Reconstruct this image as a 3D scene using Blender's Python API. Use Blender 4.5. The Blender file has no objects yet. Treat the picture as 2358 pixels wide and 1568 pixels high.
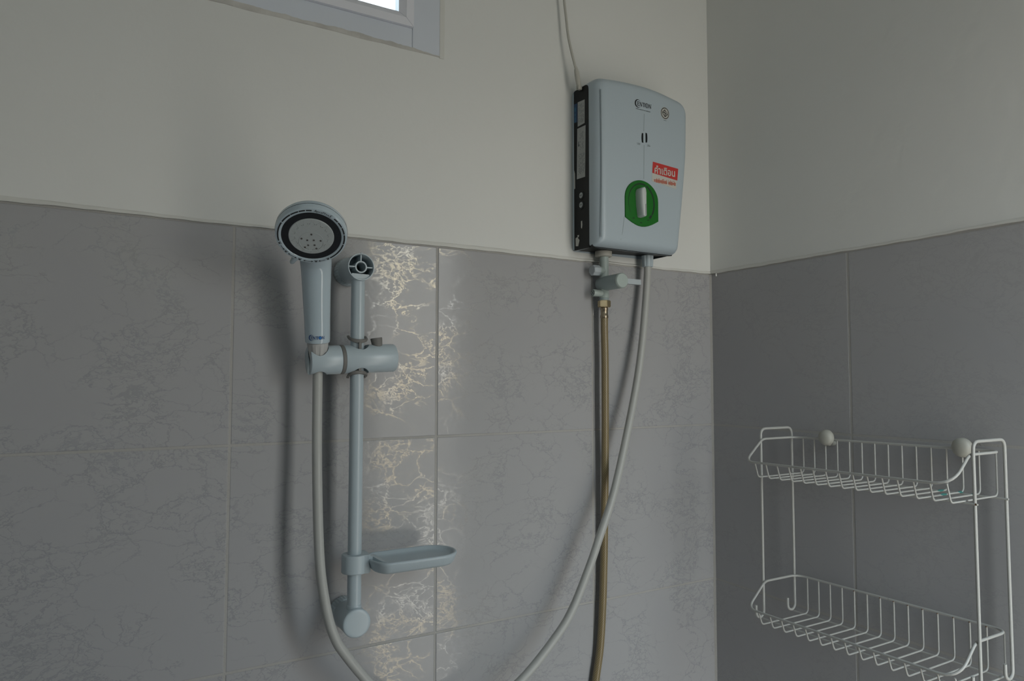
import bpy, bmesh, math, random
from mathutils import Vector, Matrix
random.seed(7)
PI = math.pi
S = bpy.context.scene
COL = S.collection

# ---------------------------------------------------------------- camera, world, light, exposure
F_PX, W_PX, H_PX = 1625.47, 2358.0, 1568.0
CAM = Vector((-1.0503, -1.0171, 0.0902))
YAW, PIT, ROL = 0.5260, 0.0541, 0.0009
FW = Vector((math.sin(YAW)*math.cos(PIT), math.cos(YAW)*math.cos(PIT), math.sin(PIT)))
_r = Vector((math.cos(YAW), -math.sin(YAW), 0)); _u = _r.cross(FW)
RT = math.cos(ROL)*_r + math.sin(ROL)*_u
UP = -math.sin(ROL)*_r + math.cos(ROL)*_u
cam = bpy.data.cameras.new('camera')
cam.sensor_fit = 'HORIZONTAL'; cam.sensor_width = 36.0
cam.lens = 36.0*F_PX/W_PX
cam.clip_start = 0.02
camo = bpy.data.objects.new('camera', cam); COL.objects.link(camo)
m = Matrix((RT, UP, -FW)).transposed().to_4x4(); m.translation = CAM
camo.matrix_world = m
S.camera = camo

S.view_settings.view_transform = 'Standard'
S.view_settings.look = 'None'
S.view_settings.gamma = 1.0
S.view_settings.use_curve_mapping = False
S.view_settings.exposure = 0.0

S.cycles.max_bounces = 7; S.cycles.diffuse_bounces = 5; S.cycles.glossy_bounces = 3; S.cycles.transmission_bounces = 2
S.cycles.caustics_reflective = False; S.cycles.caustics_refractive = False
FLOOR, CEIL = -1.50, 1.15
YW, XW = -1.13, -2.05                                 # the wall behind the camera, and the far end of the room
DOOR_X0, DOOR_X1, DOOR_TOP = -0.325, -0.006, 0.62     # doorway beside the right-hand wall, behind the camera

BX0, BX1, BZ0, BZ1 = -1.60, -1.46, 0.05, 0.56        # unseen opening added behind the camera for extra fill light

world = bpy.data.worlds.new('daylight'); S.world = world
world.use_nodes = True
nt = world.node_tree; nt.nodes.clear()
o = nt.nodes.new('ShaderNodeOutputWorld'); b = nt.nodes.new('ShaderNodeBackground')
tc = nt.nodes.new('ShaderNodeTexCoord'); sx = nt.nodes.new('ShaderNodeSeparateXYZ')
mr = nt.nodes.new('ShaderNodeMapRange'); mr.inputs[1].default_value = -1; mr.inputs[2].default_value = 1
rp = nt.nodes.new('ShaderNodeValToRGB')
rp.color_ramp.elements[0].position = 0.0; rp.color_ramp.elements[0].color = (0.42, 0.40, 0.36, 1)
rp.color_ramp.elements[1].position = 1.0; rp.color_ramp.elements[1].color = (0.62, 0.80, 1.0, 1)
e = rp.color_ramp.elements.new(0.47); e.color = (0.55, 0.53, 0.48, 1)
e = rp.color_ramp.elements.new(0.53); e.color = (1.0, 0.975, 0.905, 1)
e = rp.color_ramp.elements.new(0.72); e.color = (0.74, 0.90, 1.0, 1)
nt.links.new(tc.outputs['Generated'], sx.inputs[0]); nt.links.new(sx.outputs['Z'], mr.inputs[0])
nt.links.new(mr.outputs[0], rp.inputs[0]); nt.links.new(rp.outputs[0], b.inputs[0])
b.inputs[1].default_value = 7.4
nt.links.new(b.outputs[0], o.inputs[0])

def portal(name, loc, rot, sx_, sy_):                  # tells the sampler where the daylight comes in
    l = bpy.data.lights.new(name, 'AREA'); l.shape = 'RECTANGLE'; l.size = sx_; l.size_y = sy_
    l.cycles.is_portal = True
    ob = bpy.data.objects.new(name, l); COL.objects.link(ob); ob.location = loc; ob.rotation_euler = rot
    return ob
portal('doorway_light', ((DOOR_X0+DOOR_X1)/2, YW-0.045, (DOOR_TOP+FLOOR)/2), (PI/2, 0, 0), DOOR_X1-DOOR_X0, DOOR_TOP-FLOOR)
portal('fill_opening_light', ((BX0+BX1)/2, YW-0.045, (BZ0+BZ1)/2), (PI/2, 0, 0), BX1-BX0, BZ1-BZ0)
portal('window_light', (-1.148, 0.125, 0.815), (-PI/2, 0, 0), 1.10, 0.42)

# ---------------------------------------------------------------- measuring helpers (pixel ray meets a real plane)
def ray(u, v): return FW + (u-W_PX/2)/F_PX*RT - (v-H_PX/2)/F_PX*UP
def on_y(u, v, y): d = ray(u, v); return CAM + d*((y-CAM.y)/d.y)
def on_x(u, v, x): d = ray(u, v); return CAM + d*((x-CAM.x)/d.x)
def on_z(u, v, z): d = ray(u, v); return CAM + d*((z-CAM.z)/d.z)
def on_left(u, v, D=0.0): return on_y(u, v, -D)
def on_right(u, v, D=0.0): return on_x(u, v, -D)

# ---------------------------------------------------------------- materials
def mat(name, col, rough=0.5, metal=0.0, spec=0.5, bump=0.0, bscale=200.0, var=0.0, vscale=20.0, coat=0.0):
    M = bpy.data.materials.new(name); M.use_nodes = True
    n = M.node_tree.nodes; L = M.node_tree.links; p = n['Principled BSDF']
    p.inputs['Base Color'].default_value = (*col, 1); p.inputs['Roughness'].default_value = rough
    p.inputs['Metallic'].default_value = metal; p.inputs['Specular IOR Level'].default_value = spec
    p.inputs['Coat Weight'].default_value = coat
    tc = n.new('ShaderNodeTexCoord')
    if bump:
        nz = n.new('ShaderNodeTexNoise'); nz.inputs['Scale'].default_value = bscale; nz.inputs['Detail'].default_value = 3
        bp = n.new('ShaderNodeBump'); bp.inputs['Strength'].default_value = bump; bp.inputs['Distance'].default_value = 0.002
        L.new(tc.outputs['Object'], nz.inputs['Vector']); L.new(nz.outputs['Fac'], bp.inputs['Height']); L.new(bp.outputs[0], p.inputs['Normal'])
    if var:
        nz = n.new('ShaderNodeTexNoise'); nz.inputs['Scale'].default_value = vscale; nz.inputs['Detail'].default_value = 4
        mx = n.new('ShaderNodeMix'); mx.data_type = 'RGBA'
        mx.inputs[6].default_value = (*[c*(1-var) for c in col], 1); mx.inputs[7].default_value = (*[min(1, c*(1+var)) for c in col], 1)
        L.new(tc.outputs['Object'], nz.inputs['Vector']); L.new(nz.outputs['Fac'], mx.inputs[0]); L.new(mx.outputs[2], p.inputs['Base Color'])
    return M

def tile_material():
    M = bpy.data.materials.new('veined_tile'); M.use_nodes = True
    n = M.node_tree.nodes; L = M.node_tree.links; p = n['Principled BSDF']; out = n['Material Output']
    tc = n.new('ShaderNodeTexCoord'); oi = n.new('ShaderNodeObjectInfo')
    def math_(op, a, b_=None, clamp=False):
        k = n.new('ShaderNodeMath'); k.operation = op; k.use_clamp = clamp
        for i, x in enumerate((a, b_)):
            if x is None: continue
            if isinstance(x, (int, float)): k.inputs[i].default_value = x
            else: L.new(x, k.inputs[i])
        return k.outputs[0]
    def vmath(op, a, b_):
        k = n.new('ShaderNodeVectorMath'); k.operation = op
        for i, x in enumerate((a, b_)):
            if isinstance(x, tuple): k.inputs[i].default_value = x
            else: L.new(x, k.inputs[i])
        return k.outputs[0]
    def noise(vec, sc, det=3, rough=0.55):
        k = n.new('ShaderNodeTexNoise'); k.inputs['Scale'].default_value = sc; k.inputs['Detail'].default_value = det
        k.inputs['Roughness'].default_value = rough; L.new(vec, k.inputs['Vector']); return k
    def rng(v, a, b_, c=0.0, d=1.0):
        k = n.new('ShaderNodeMapRange'); k.interpolation_type = 'SMOOTHSTEP'; L.new(v, k.inputs[0])
        for i, x in enumerate((a, b_, c, d)): k.inputs[1+i].default_value = x
        return k.outputs[0]
    cmb = n.new('ShaderNodeCombineXYZ')
    L.new(math_('MULTIPLY', oi.outputs['Random'], 31.0), cmb.inputs[0]); L.new(math_('MULTIPLY', oi.outputs['Random'], 17.0), cmb.inputs[1])
    pos = vmath('ADD', tc.outputs['Object'], cmb.outputs[0])
    rot = n.new('ShaderNodeMapping'); rot.inputs['Rotation'].default_value = (0, 0.7, 0); rot.inputs['Scale'].default_value = (1.0, 1.0, 1.5)
    L.new(pos, rot.inputs[0]); posr = rot.outputs[0]
    w1 = noise(posr, 9, 1).outputs['Color']; w2 = noise(posr, 85, 2, 0.75).outputs['Color']
    warp = vmath('ADD', vmath('MULTIPLY', vmath('SUBTRACT', w1, (0.5, 0.5, 0.5)), (0.11, 0.11, 0.11)),
                 vmath('MULTIPLY', vmath('SUBTRACT', w2, (0.5, 0.5, 0.5)), (0.022, 0.022, 0.022)))
    pw = vmath('ADD', posr, warp)
    def crack(sc, wid):
        v = n.new('ShaderNodeTexVoronoi'); v.feature = 'DISTANCE_TO_EDGE'; v.inputs['Scale'].default_value = sc
        L.new(pw, v.inputs['Vector']); return rng(v.outputs['Distance'], 0.0, wid, 1.0, 0.0)
    mid = noise(pos, 11, 2).outputs['Fac']
    v1 = math_('MULTIPLY', crack(20, 0.036), rng(mid, 0.37, 0.53))
    v2 = math_('MULTIPLY', crack(50, 0.062), rng(mid, 0.48, 0.60))
    fl = math_('MULTIPLY', rng(noise(pw, 75, 2, 0.7).outputs['Fac'], 0.52, 0.64), rng(mid, 0.53, 0.66))
    veins = math_('MAXIMUM', math_('MAXIMUM', v1, v2), math_('MULTIPLY', fl, 0.8))
    # glaze
    cl = n.new('ShaderNodeMix'); cl.data_type = 'RGBA'
    cl.inputs[6].default_value = (0.366, 0.366, 0.376, 1); cl.inputs[7].default_value = (0.392, 0.389, 0.389, 1)
    L.new(mid, cl.inputs[0]); L.new(cl.outputs[2], p.inputs['Base Color'])
    p.inputs['Roughness'].default_value = 0.13; p.inputs['Specular IOR Level'].default_value = 0.16
    bp = n.new('ShaderNodeBump'); bp.inputs['Strength'].default_value = 0.06; bp.inputs['Distance'].default_value = 0.001
    L.new(noise(pos, 120, 1).outputs['Fac'], bp.inputs['Height']); L.new(bp.outputs[0], p.inputs['Normal'])
    # pearl-metal print of the veins
    q = n.new('ShaderNodeBsdfPrincipled')
    cv = n.new('ShaderNodeMix'); cv.data_type = 'RGBA'
    cv.inputs[6].default_value = (1.0, 1.0, 0.96, 1); cv.inputs[7].default_value = (1.0, 0.86, 0.60, 1)
    sc_ = n.new('ShaderNodeSeparateColor'); L.new(w1, sc_.inputs[0]); L.new(rng(sc_.outputs[1], 0.40, 0.56), cv.inputs[0]); L.new(cv.outputs[2], q.inputs['Specular Tint'])
    q.inputs['Base Color'].default_value = (0.305, 0.312, 0.325, 1)
    q.inputs['Roughness'].default_value = 0.13; q.inputs['Specular IOR Level'].default_value = 1.0
    L.new(bp.outputs[0], q.inputs['Normal'])
    ms = n.new('ShaderNodeMixShader'); L.new(math_('MULTIPLY', veins, math_('MULTIPLY', oi.outputs['Alpha'], 0.80)), ms.inputs[0])
    L.new(p.outputs[0], ms.inputs[1]); L.new(q.outputs[0], ms.inputs[2]); L.new(ms.outputs[0], out.inputs[0])
    return M

M = {}
M['tile'] = tile_material()
M['plaster'] = mat('painted_plaster', (0.70, 0.705, 0.68), 0.85, bump=0.25, bscale=60, var=0.03, vscale=2.5)
M['grout'] = mat('grout', (0.39, 0.38, 0.36), 0.9, bump=0.3, bscale=300, var=0.12, vscale=25)
M['lip'] = mat('plaster_edge', (0.63, 0.63, 0.595), 0.8, bump=0.3, bscale=120, var=0.06, vscale=12)
M['floor'] = mat('floor_tile', (0.34, 0.34, 0.33), 0.5, var=0.1)
M['ceil'] = mat('ceiling_paint', (0.72, 0.72, 0.70), 0.9)
M['alu'] = mat('grey_window_frame', (0.62, 0.66, 0.72), 0.45, var=0.05, vscale=8)
M['sash'] = mat('pale_sash', (0.74, 0.75, 0.80), 0.4)
M['caulk'] = mat('dirty_caulk', (0.52, 0.51, 0.48), 0.8, bump=0.5, bscale=150, var=0.3, vscale=40)
M['plastic'] = mat('pale_blue_plastic', (0.45, 0.535, 0.585), 0.11, spec=0.5)
M['matte_plastic'] = mat('pale_matte_plastic', (0.43, 0.50, 0.535), 0.42, bump=0.05, bscale=400)
M['shell'] = mat('heater_shell', (0.415, 0.485, 0.53), 0.35)
M['rail'] = mat('rail_plastic', (0.42, 0.49, 0.525), 0.32)
M['holder'] = mat('holder_plastic', (0.44, 0.515, 0.555), 0.30)
M['darkhole'] = mat('deep_shadow_plastic', (0.10, 0.13, 0.15), 0.6)
M['black'] = mat('black_plastic', (0.006, 0.008, 0.009), 0.5, spec=0.22)
M['print'] = mat('black_print', (0.012, 0.012, 0.014), 0.6)
M['greyprint'] = mat('grey_print', (0.10, 0.12, 0.125), 0.6)
M['blueprint'] = mat('navy_print', (0.010, 0.050, 0.19), 0.5)
M['bluedot'] = mat('blue_print', (0.01, 0.14, 0.42), 0.5)
M['greydot'] = mat('slate_print', (0.20, 0.235, 0.26), 0.5)
M['greyrubber'] = mat('grey_rubber', (0.165, 0.16, 0.15), 0.6)
M['whitehose'] = mat('white_hose', (0.42, 0.425, 0.405), 0.38, spec=0.4)
M['cream'] = mat('cream_plastic', (0.47, 0.46, 0.41), 0.5)
M['creamknob'] = mat('cream_knob', (0.40, 0.395, 0.35), 0.45)
M['nut'] = mat('offwhite_nut', (0.45, 0.45, 0.44), 0.5)
M['mint'] = mat('pale_green_plastic', (0.37, 0.43, 0.405), 0.45)
M['mint2'] = mat('grey_green_plastic', (0.31, 0.37, 0.37), 0.5)
M['bluecap'] = mat('pale_cap', (0.43, 0.475, 0.50), 0.35)
M['brass'] = mat('worn_brass', (0.55, 0.45, 0.28), 0.32, metal=0.9, var=0.25, vscale=90)
M['ferrule'] = mat('tarnished_ferrule', (0.36, 0.30, 0.22), 0.3, metal=0.9, var=0.4, vscale=120)
M['green'] = mat('green_plate', (0.011, 0.138, 0.015), 0.5, spec=0.25)
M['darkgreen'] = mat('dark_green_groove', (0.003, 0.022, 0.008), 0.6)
M['knobwhite'] = mat('white_knob', (0.52, 0.56, 0.55), 0.4)
M['grey'] = mat('grey_pointer', (0.30, 0.32, 0.32), 0.5)
M['seam'] = mat('seam_shadow', (0.27, 0.32, 0.34), 0.6)
M['red'] = mat('red_label', (0.50, 0.032, 0.028), 0.5)
M['redtext'] = mat('red_print', (0.50, 0.17, 0.12), 0.6)
M['paper'] = mat('label_white', (0.50, 0.50, 0.46), 0.6)
M['dimpaper'] = mat('label_grey', (0.36, 0.375, 0.365), 0.6, var=0.12, vscale=150)
M['bluelabel'] = mat('blue_label', (0.010, 0.05, 0.13), 0.5)
M['bluetext'] = mat('blue_text', (0.03, 0.17, 0.30), 0.5)
M['wire'] = mat('white_coated_wire', (0.44, 0.44, 0.415), 0.35, bump=0.15, bscale=700)
M['rust'] = mat('rust', (0.13, 0.06, 0.025), 0.8, var=0.5, vscale=300)
M['teal'] = mat('teal_plastic', (0.045, 0.19, 0.17), 0.5)
M['ringdark'] = mat('charcoal_ring', (0.012, 0.013, 0.016), 0.35, bump=0.2, bscale=300)
M['face'] = mat('nozzle_face', (0.42, 0.455, 0.455), 0.4)
M['nozzle'] = mat('dark_nozzle', (0.075, 0.07, 0.065), 0.6)

def hose_material():
    Mx = mat('brown_braided_hose', (0.30, 0.235, 0.125), 0.30, spec=0.6)
    n = Mx.node_tree.nodes; L = Mx.node_tree.links; p = n['Principled BSDF']
    uv = n.new('ShaderNodeUVMap'); uv.uv_map = 'UVMap'
    sp = n.new('ShaderNodeSeparateXYZ'); L.new(uv.outputs[0], sp.inputs[0])
    outs = []
    for sgn in (1, -1):
        a = n.new('ShaderNodeMath'); a.operation = 'MULTIPLY'; a.inputs[1].default_value = 12*sgn; L.new(sp.outputs[0], a.inputs[0])
        c = n.new('ShaderNodeMath'); c.operation = 'MULTIPLY_ADD'; c.inputs[1].default_value = 230.0; L.new(sp.outputs[1], c.inputs[0]); L.new(a.outputs[0], c.inputs[2])
        f = n.new('ShaderNodeMath'); f.operation = 'PINGPONG'; f.inputs[1].default_value = 0.5; L.new(c.outputs[0], f.inputs[0])
        g = n.new('ShaderNodeMath'); g.operation = 'LESS_THAN'; g.inputs[1].default_value = 0.11; L.new(f.outputs[0], g.inputs[0]); outs.append(g.outputs[0])
    mx = n.new('ShaderNodeMath'); mx.operation = 'MAXIMUM'; L.new(outs[0], mx.inputs[0]); L.new(outs[1], mx.inputs[1])
    c = n.new('ShaderNodeMix'); c.data_type = 'RGBA'; c.inputs[6].default_value = (0.170, 0.127, 0.060, 1); c.inputs[7].default_value = (0.32, 0.26, 0.15, 1)
    L.new(mx.outputs[0], c.inputs[0]); L.new(c.outputs[2], p.inputs['Base Color'])
    bp = n.new('ShaderNodeBump'); bp.inputs['Strength'].default_value = 0.6; bp.inputs['Distance'].default_value = 0.0006
    L.new(mx.outputs[0], bp.inputs['Height']); L.new(bp.outputs[0], p.inputs['Normal'])
    return Mx
M['brownhose'] = hose_material()

def pane_material():
    Mx = bpy.data.materials.new('window_glass'); Mx.use_nodes = True
    n = Mx.node_tree.nodes; L = Mx.node_tree.links; n.remove(n['Principled BSDF'])
    t = n.new('ShaderNodeBsdfTransparent'); t.inputs[0].default_value = (0.93, 0.96, 0.97, 1)
    g = n.new('ShaderNodeBsdfGlossy'); g.inputs['Roughness'].default_value = 0.05
    fr = n.new('ShaderNodeFresnel'); fr.inputs[0].default_value = 1.45
    ms = n.new('ShaderNodeMixShader'); L.new(fr.outputs[0], ms.inputs[0]); L.new(t.outputs[0], ms.inputs[1]); L.new(g.outputs[0], ms.inputs[2])
    L.new(ms.outputs[0], n['Material Output'].inputs[0]); return Mx
M['pane'] = pane_material()
M['baffle'] = mat('dark_baffle', (0.06, 0.05, 0.042), 0.6, spec=0.2, var=0.2, vscale=6)  # dark finish of the added light-blocking panel

# ---------------------------------------------------------------- object helpers
ROOTLOC = {}
def thing(name, loc, label, cat, group=None):
    o = bpy.data.objects.new(name, None); COL.objects.link(o); o.location = loc
    o.empty_display_size = 0.02
    o['label'] = label; o['category'] = cat
    if group: o['group'] = group
    ROOTLOC[o] = Vector(loc)
    return o
def root_loc(p):
    while p.parent: p = p.parent
    return ROOTLOC.get(p, Vector((0, 0, 0)))
def link_mesh(name, me, parent=None, label=None, loc=None):
    o = bpy.data.objects.new(name, me); COL.objects.link(o)
    if parent: o.parent = parent
    if loc is not None: o.location = loc
    if label: o['label'] = label
    return o
def finish(bm, name, m_, smooth=40):
    bmesh.ops.recalc_face_normals(bm, faces=bm.faces[:])
    me = bpy.data.meshes.new(name); bm.to_mesh(me); bm.free()
    for x in (m_ if isinstance(m_, (list, tuple)) else [m_]): me.materials.append(x)
    if smooth:
        me.polygons.foreach_set('use_smooth', [True]*len(me.polygons))
        me.set_sharp_from_angle(angle=math.radians(smooth))
    return me
def obj(name, bm, m_, parent=None, label=None, smooth=40):
    if parent is not None:
        off = root_loc(parent)
        bmesh.ops.translate(bm, verts=bm.verts[:], vec=-off)
    return link_mesh(name, finish(bm, name, m_, smooth), parent, label)
def structure(name, bm, m_, smooth=0):
    o = obj(name, bm, m_, None, None, smooth); o['kind'] = 'structure'; return o

def box(bm, lo, hi, bev=0.0, seg=2, mi=0):
    lo, hi = [min(a, c) for a, c in zip(lo, hi)], [max(a, c) for a, c in zip(lo, hi)]
    r = bmesh.ops.create_cube(bm, size=1.0)
    for v in r['verts']:
        v.co = Vector([(lo[i]+hi[i])/2 + v.co[i]*(hi[i]-lo[i]) for i in range(3)])
    fs = {f for v in r['verts'] for f in v.link_faces}
    for f in fs: f.material_index = mi
    if bev: bmesh.ops.bevel(bm, geom=[e for e in {e for v in r['verts'] for e in v.link_edges}], offset=bev, segments=seg, profile=0.6, affect='EDGES')
def frame_for(t, hint=None):
    t = t.normalized(); h = hint or (Vector((0, 0, 1)) if abs(t.z) < 0.9 else Vector((1, 0, 0)))
    x = (h - t*h.dot(t)).normalized(); return x, t.cross(x)
def tube(bm, pts, r, seg=12, caps=True, uv=False):
    pts = [Vector(p) for p in pts]; n = len(pts)
    rr = r if isinstance(r, (list, tuple)) else [r]*n
    tan = []
    for i in range(n):
        a = pts[max(0, i-1)]; c = pts[min(n-1, i+1)]; tan.append((c-a).normalized())
    x, y = frame_for(tan[0]); rings = []
    for i in range(n):
        if i:
            x = (x - tan[i]*x.dot(tan[i])).normalized(); y = tan[i].cross(x)
        rings.append([bm.verts.new(pts[i] + (x*math.cos(2*PI*k/seg) + y*math.sin(2*PI*k/seg))*rr[i]) for k in range(seg)])
    lay = bm.loops.layers.uv.new('UVMap') if uv else None
    d = 0.0
    for i in range(n-1):
        d2 = d + (pts[i+1]-pts[i]).length
        for k in range(seg):
            f = bm.faces.new((rings[i][k], rings[i][(k+1) % seg], rings[i+1][(k+1) % seg], rings[i+1][k]))
            if uv:
                for lp, (a, c) in zip(f.loops, ((k/seg, d), ((k+1)/seg, d), ((k+1)/seg, d2), (k/seg, d2))): lp[lay].uv = (a, c)
        d = d2
    if caps:
        bm.faces.new(rings[0][::-1]); bm.faces.new(rings[-1])
def fillet(pts, r, n=5, closed=False):
    pts = [Vector(p) for p in pts]; out = []; N = len(pts)
    for i, p in enumerate(pts):
        if not closed and i in (0, N-1): out.append(p); continue
        a = pts[(i-1) % N]; c = pts[(i+1) % N]
        rr = r[i] if isinstance(r, (list, tuple)) else r
        da, dc = (a-p), (c-p); q = min(rr, da.length*0.49, dc.length*0.49)
        if q < 1e-6: out.append(p); continue
        s, e_ = p+da.normalized()*q, p+dc.normalized()*q
        for k in range(n+1):
            t = k/n; out.append(s*(1-t)**2 + p*2*t*(1-t) + e_*t*t)
    return out
def catmull(pts, n=8):
    P = [Vector(p) for p in pts]; P = [P[0]*2-P[1]] + P + [P[-1]*2-P[-2]]; out = []
    for i in range(1, len(P)-2):
        a, b_, c, d = P[i-1:i+3]
        for k in range(n):
            t = k/n
            out.append(0.5*((2*b_)+(c-a)*t+(2*a-5*b_+4*c-d)*t*t+(3*b_-a-3*c+d)*t**3))
    out.append(P[-2]); return out
def lathe(bm, prof, org, axis, seg=32, hint=None, a0=0.0, ripple=None):
    org = Vector(org); axis = Vector(axis).normalized(); x, y = frame_for(axis, hint); rings = []
    for j, (r, t) in enumerate(prof):
        c = org + axis*t
        if r < 1e-7: rings.append([bm.verts.new(c)]); continue
        ring = []
        for k in range(seg):
            a = a0+2*PI*k/seg; q = r*(1+(ripple(j, k) if ripple else 0))
            ring.append(bm.verts.new(c+(x*math.cos(a)+y*math.sin(a))*q))
        rings.append(ring)
    for A, B in zip(rings, rings[1:]):
        if len(A) == 1 and len(B) == 1: continue
        for k in range(seg):
            k2 = (k+1) % seg
            if len(A) == 1: bm.faces.new((A[0], B[k2], B[k]))
            elif len(B) == 1: bm.faces.new((A[k], A[k2], B[0]))
            else: bm.faces.new((A[k], A[k2], B[k2], B[k]))
    if len(rings[0]) > 1 and prof[0] != prof[-1]: bm.faces.new(rings[0][::-1])
    if len(rings[-1]) > 1 and prof[0] != prof[-1]: bm.faces.new(rings[-1])
def torus(bm, org, axis, R, r, seg=40, ss=8):
    P = [(R+r*math.cos(2*PI*k/ss), r*math.sin(2*PI*k/ss)) for k in range(ss)]; lathe(bm, P+[P[0]], org, axis, seg)
    bmesh.ops.remove_doubles(bm, verts=bm.verts[:], dist=1e-6)
def prism(bm, loop_a, loop_b):                          # two matching 3-D outlines joined into a solid
    A = [bm.verts.new(p) for p in loop_a]; B = [bm.verts.new(p) for p in loop_b]; n = len(A)
    bm.faces.new(A[::-1]); bm.faces.new(B)
    for k in range(n): bm.faces.new((A[k], A[(k+1) % n], B[(k+1) % n], B[k]))
def loft(bm, loops, cap0=True, cap1=True):
    R = [[bm.verts.new(p) for p in l] for l in loops]; n = len(R[0])
    for A, B in zip(R, R[1:]):
        for k in range(n): bm.faces.new((A[k], A[(k+1) % n], B[(k+1) % n], B[k]))
    if cap0: bm.faces.new(R[0][::-1])
    if cap1: bm.faces.new(R[-1])
def flat(bm, poly, ex, ey, org, ez=None, th=0.0):       # 2-D outline laid on a plane (thin if th)
    org = Vector(org); P = [org+ex*a+ey*c for a, c in poly]
    if th: prism(bm, P, [p+ez*th for p in P])
    else: bm.faces.new([bm.verts.new(p) for p in P])
def disc(cx, cy, rx, ry=None, n=24):
    ry = ry or rx; return [(cx+rx*math.cos(2*PI*k/n), cy+ry*math.sin(2*PI*k/n)) for k in range(n)]
def boolean(bm_a, bm_b, op='DIFFERENCE'):
    os_ = []
    for bm in (bm_a, bm_b):
        bmesh.ops.recalc_face_normals(bm, faces=bm.faces[:])
        me = bpy.data.meshes.new('tmp'); bm.to_mesh(me); bm.free()
        o = bpy.data.objects.new('tmp', me); COL.objects.link(o); os_.append(o)
    md = os_[0].modifiers.new('b', 'BOOLEAN'); md.operation = op; md.object = os_[1]; md.solver = 'EXACT'
    dg = bpy.context.evaluated_depsgraph_get(); dg.update()
    me = bpy.data.meshes.new_from_object(os_[0].evaluated_get(dg))
    r = bmesh.new(); r.from_mesh(me)
    for o in os_: bpy.data.objects.remove(o, do_unlink=True)
    return r
def text2d(s, shear=0.0, bold=0.0):
    """outline mesh of a string, as (verts 2-D, faces), height of a capital about 0.73"""
    cu = bpy.data.curves.new('t', 'FONT'); cu.body = s; cu.size = 1.0; cu.shear = shear; cu.offset = bold; cu.resolution_u = 3
    o = bpy.data.objects.new('t', cu); COL.objects.link(o)
    dg = bpy.context.evaluated_depsgraph_get(); dg.update()
    me = bpy.data.meshes.new_from_object(o.evaluated_get(dg))
    vs = [(v.co.x, v.co.y) for v in me.vertices]; fs = [tuple(p.vertices) for p in me.polygons]
    bpy.data.objects.remove(o, do_unlink=True); bpy.data.curves.remove(cu)
    return vs, fs
def put2d(bm, vs, fs, fn):
    V = [bm.verts.new(fn(*v)) for v in vs]
    for f in fs:
        try: bm.faces.new([V[i] for i in f])
        except ValueError: pass

# wordmark letters drawn from strokes: large crescent C, small serif E N T N; the O is a separate dot
def logo_polys():
    P = []
    a0, a1 = math.radians(38), math.radians(322); n = 22
    outer = [(0.5+0.5*math.cos(a0+(a1-a0)*k/n), 0.5*math.sin(a0+(a1-a0)*k/n)) for k in range(n+1)]
    inner = [(0.600+0.40*math.cos(a0+(a1-a0)*k/n), 0.430*math.sin(a0+(a1-a0)*k/n)) for k in range(n+1)]
    P += [(outer[k], outer[k+1], inner[k+1], inner[k]) for k in range(n)]
    q = lambda x0, y0, x1, y1: P.append(((x0, y0), (x1, y0), (x1, y1), (x0, y1)))
    h = 0.25
    q(0.44, -h, 0.53, h); q(0.38, h-0.06, 0.70, h); q(0.38, -h, 0.71, -h+0.06); q(0.53, -0.03, 0.65, 0.03); q(0.66, h-0.13, 0.70, h); q(0.67, -h, 0.71, -h+0.13)
    def N(x):
        q(x, -h, x+0.05, h); q(x+0.31, -h, x+0.36, h); P.append(((x-0.03, h), (x+0.08, h), (x+0.37, -h), (x+0.26, -h)))
        q(x-0.04, -h, x+0.09, -h+0.04); q(x+0.27, h-0.04, x+0.41, h)
    N(0.80)
    q(1.27, h-0.06, 1.64, h); q(1.41, -h, 1.51, h); q(1.27, h-0.14, 1.31, h); q(1.60, h-0.14, 1.64, h); q(1.36, -h, 1.56, -h+0.04)
    N(2.26)
    return P, (1.93, 0.0, 0.29)
def add_logo(fn, parent, m_ink, m_dot, m_dot2, name='lettering'):
    P, (ox, oy, orr) = logo_polys()
    bm = bmesh.new()
    for p in P: bm.faces.new([bm.verts.new(fn(*q)) for q in p])
    ring = disc(ox, oy, orr, n=20); bm.faces.new([bm.verts.new(fn(*q)) for q in ring])
    a = obj(name, bm, m_ink, parent, None, 0)
    bm = bmesh.new(); bm.faces.new([bm.verts.new(fn(*q, 0.00018)) for q in disc(ox, oy-0.01, orr*0.80, n=18)])
    obj('lettering_dot', bm, m_dot, a, None, 0)
    return a

X, Y, Z = Vector((1, 0, 0)), Vector((0, 1, 0)), Vector((0, 0, 1))

# ================================================================ ROOM
TW, TH = 0.3027, 0.3000            # tile pitch
J = 0.0016                         # half a joint
COL0_L, COL0_R, TOP = 0.2935, 0.3010, 0.2992
def tile_mesh(w, h):
    bm = bmesh.new(); bv = 0.0011
    lo = lambda d, y: [Vector((-w/2+d, y, -h/2+d)), Vector((w/2-d, y, -h/2+d)), Vector((w/2-d, y, h/2-d)), Vector((-w/2+d, y, h/2-d))]
    loft(bm, [lo(0, 0.006), lo(0, 0.0007), lo(bv*0.4, 0.0002), lo(bv, 0.0)], cap0=False)
    return finish(bm, 'tile', M['tile'], 0)
TM = {}
def lay_tile(parent, x0, x1, z0, z1, right):
    w, h = round(x1-x0-2*J, 4), round(z1-z0-2*J, 4)
    if w < 0.01 or h < 0.01: return
    if (w, h) not in TM: TM[(w, h)] = tile_mesh(w, h)
    o = link_mesh('tile', TM[(w, h)], parent)
    c, z = (x0+x1)/2, (z0+z1)/2
    jit = random.uniform(-0.0003, 0.0003)*(0.3 if right else 1)
    o.color = (1, 1, 1, 0.35 if right else 1.0)           # right-wall veins faded in colour, standing for sheen lost at that angle
    if right: o.location = (-0.0+jit, c, z); o.rotation_euler = (0, 0, -PI/2)
    else: o.location = (c, jit, z)
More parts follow.
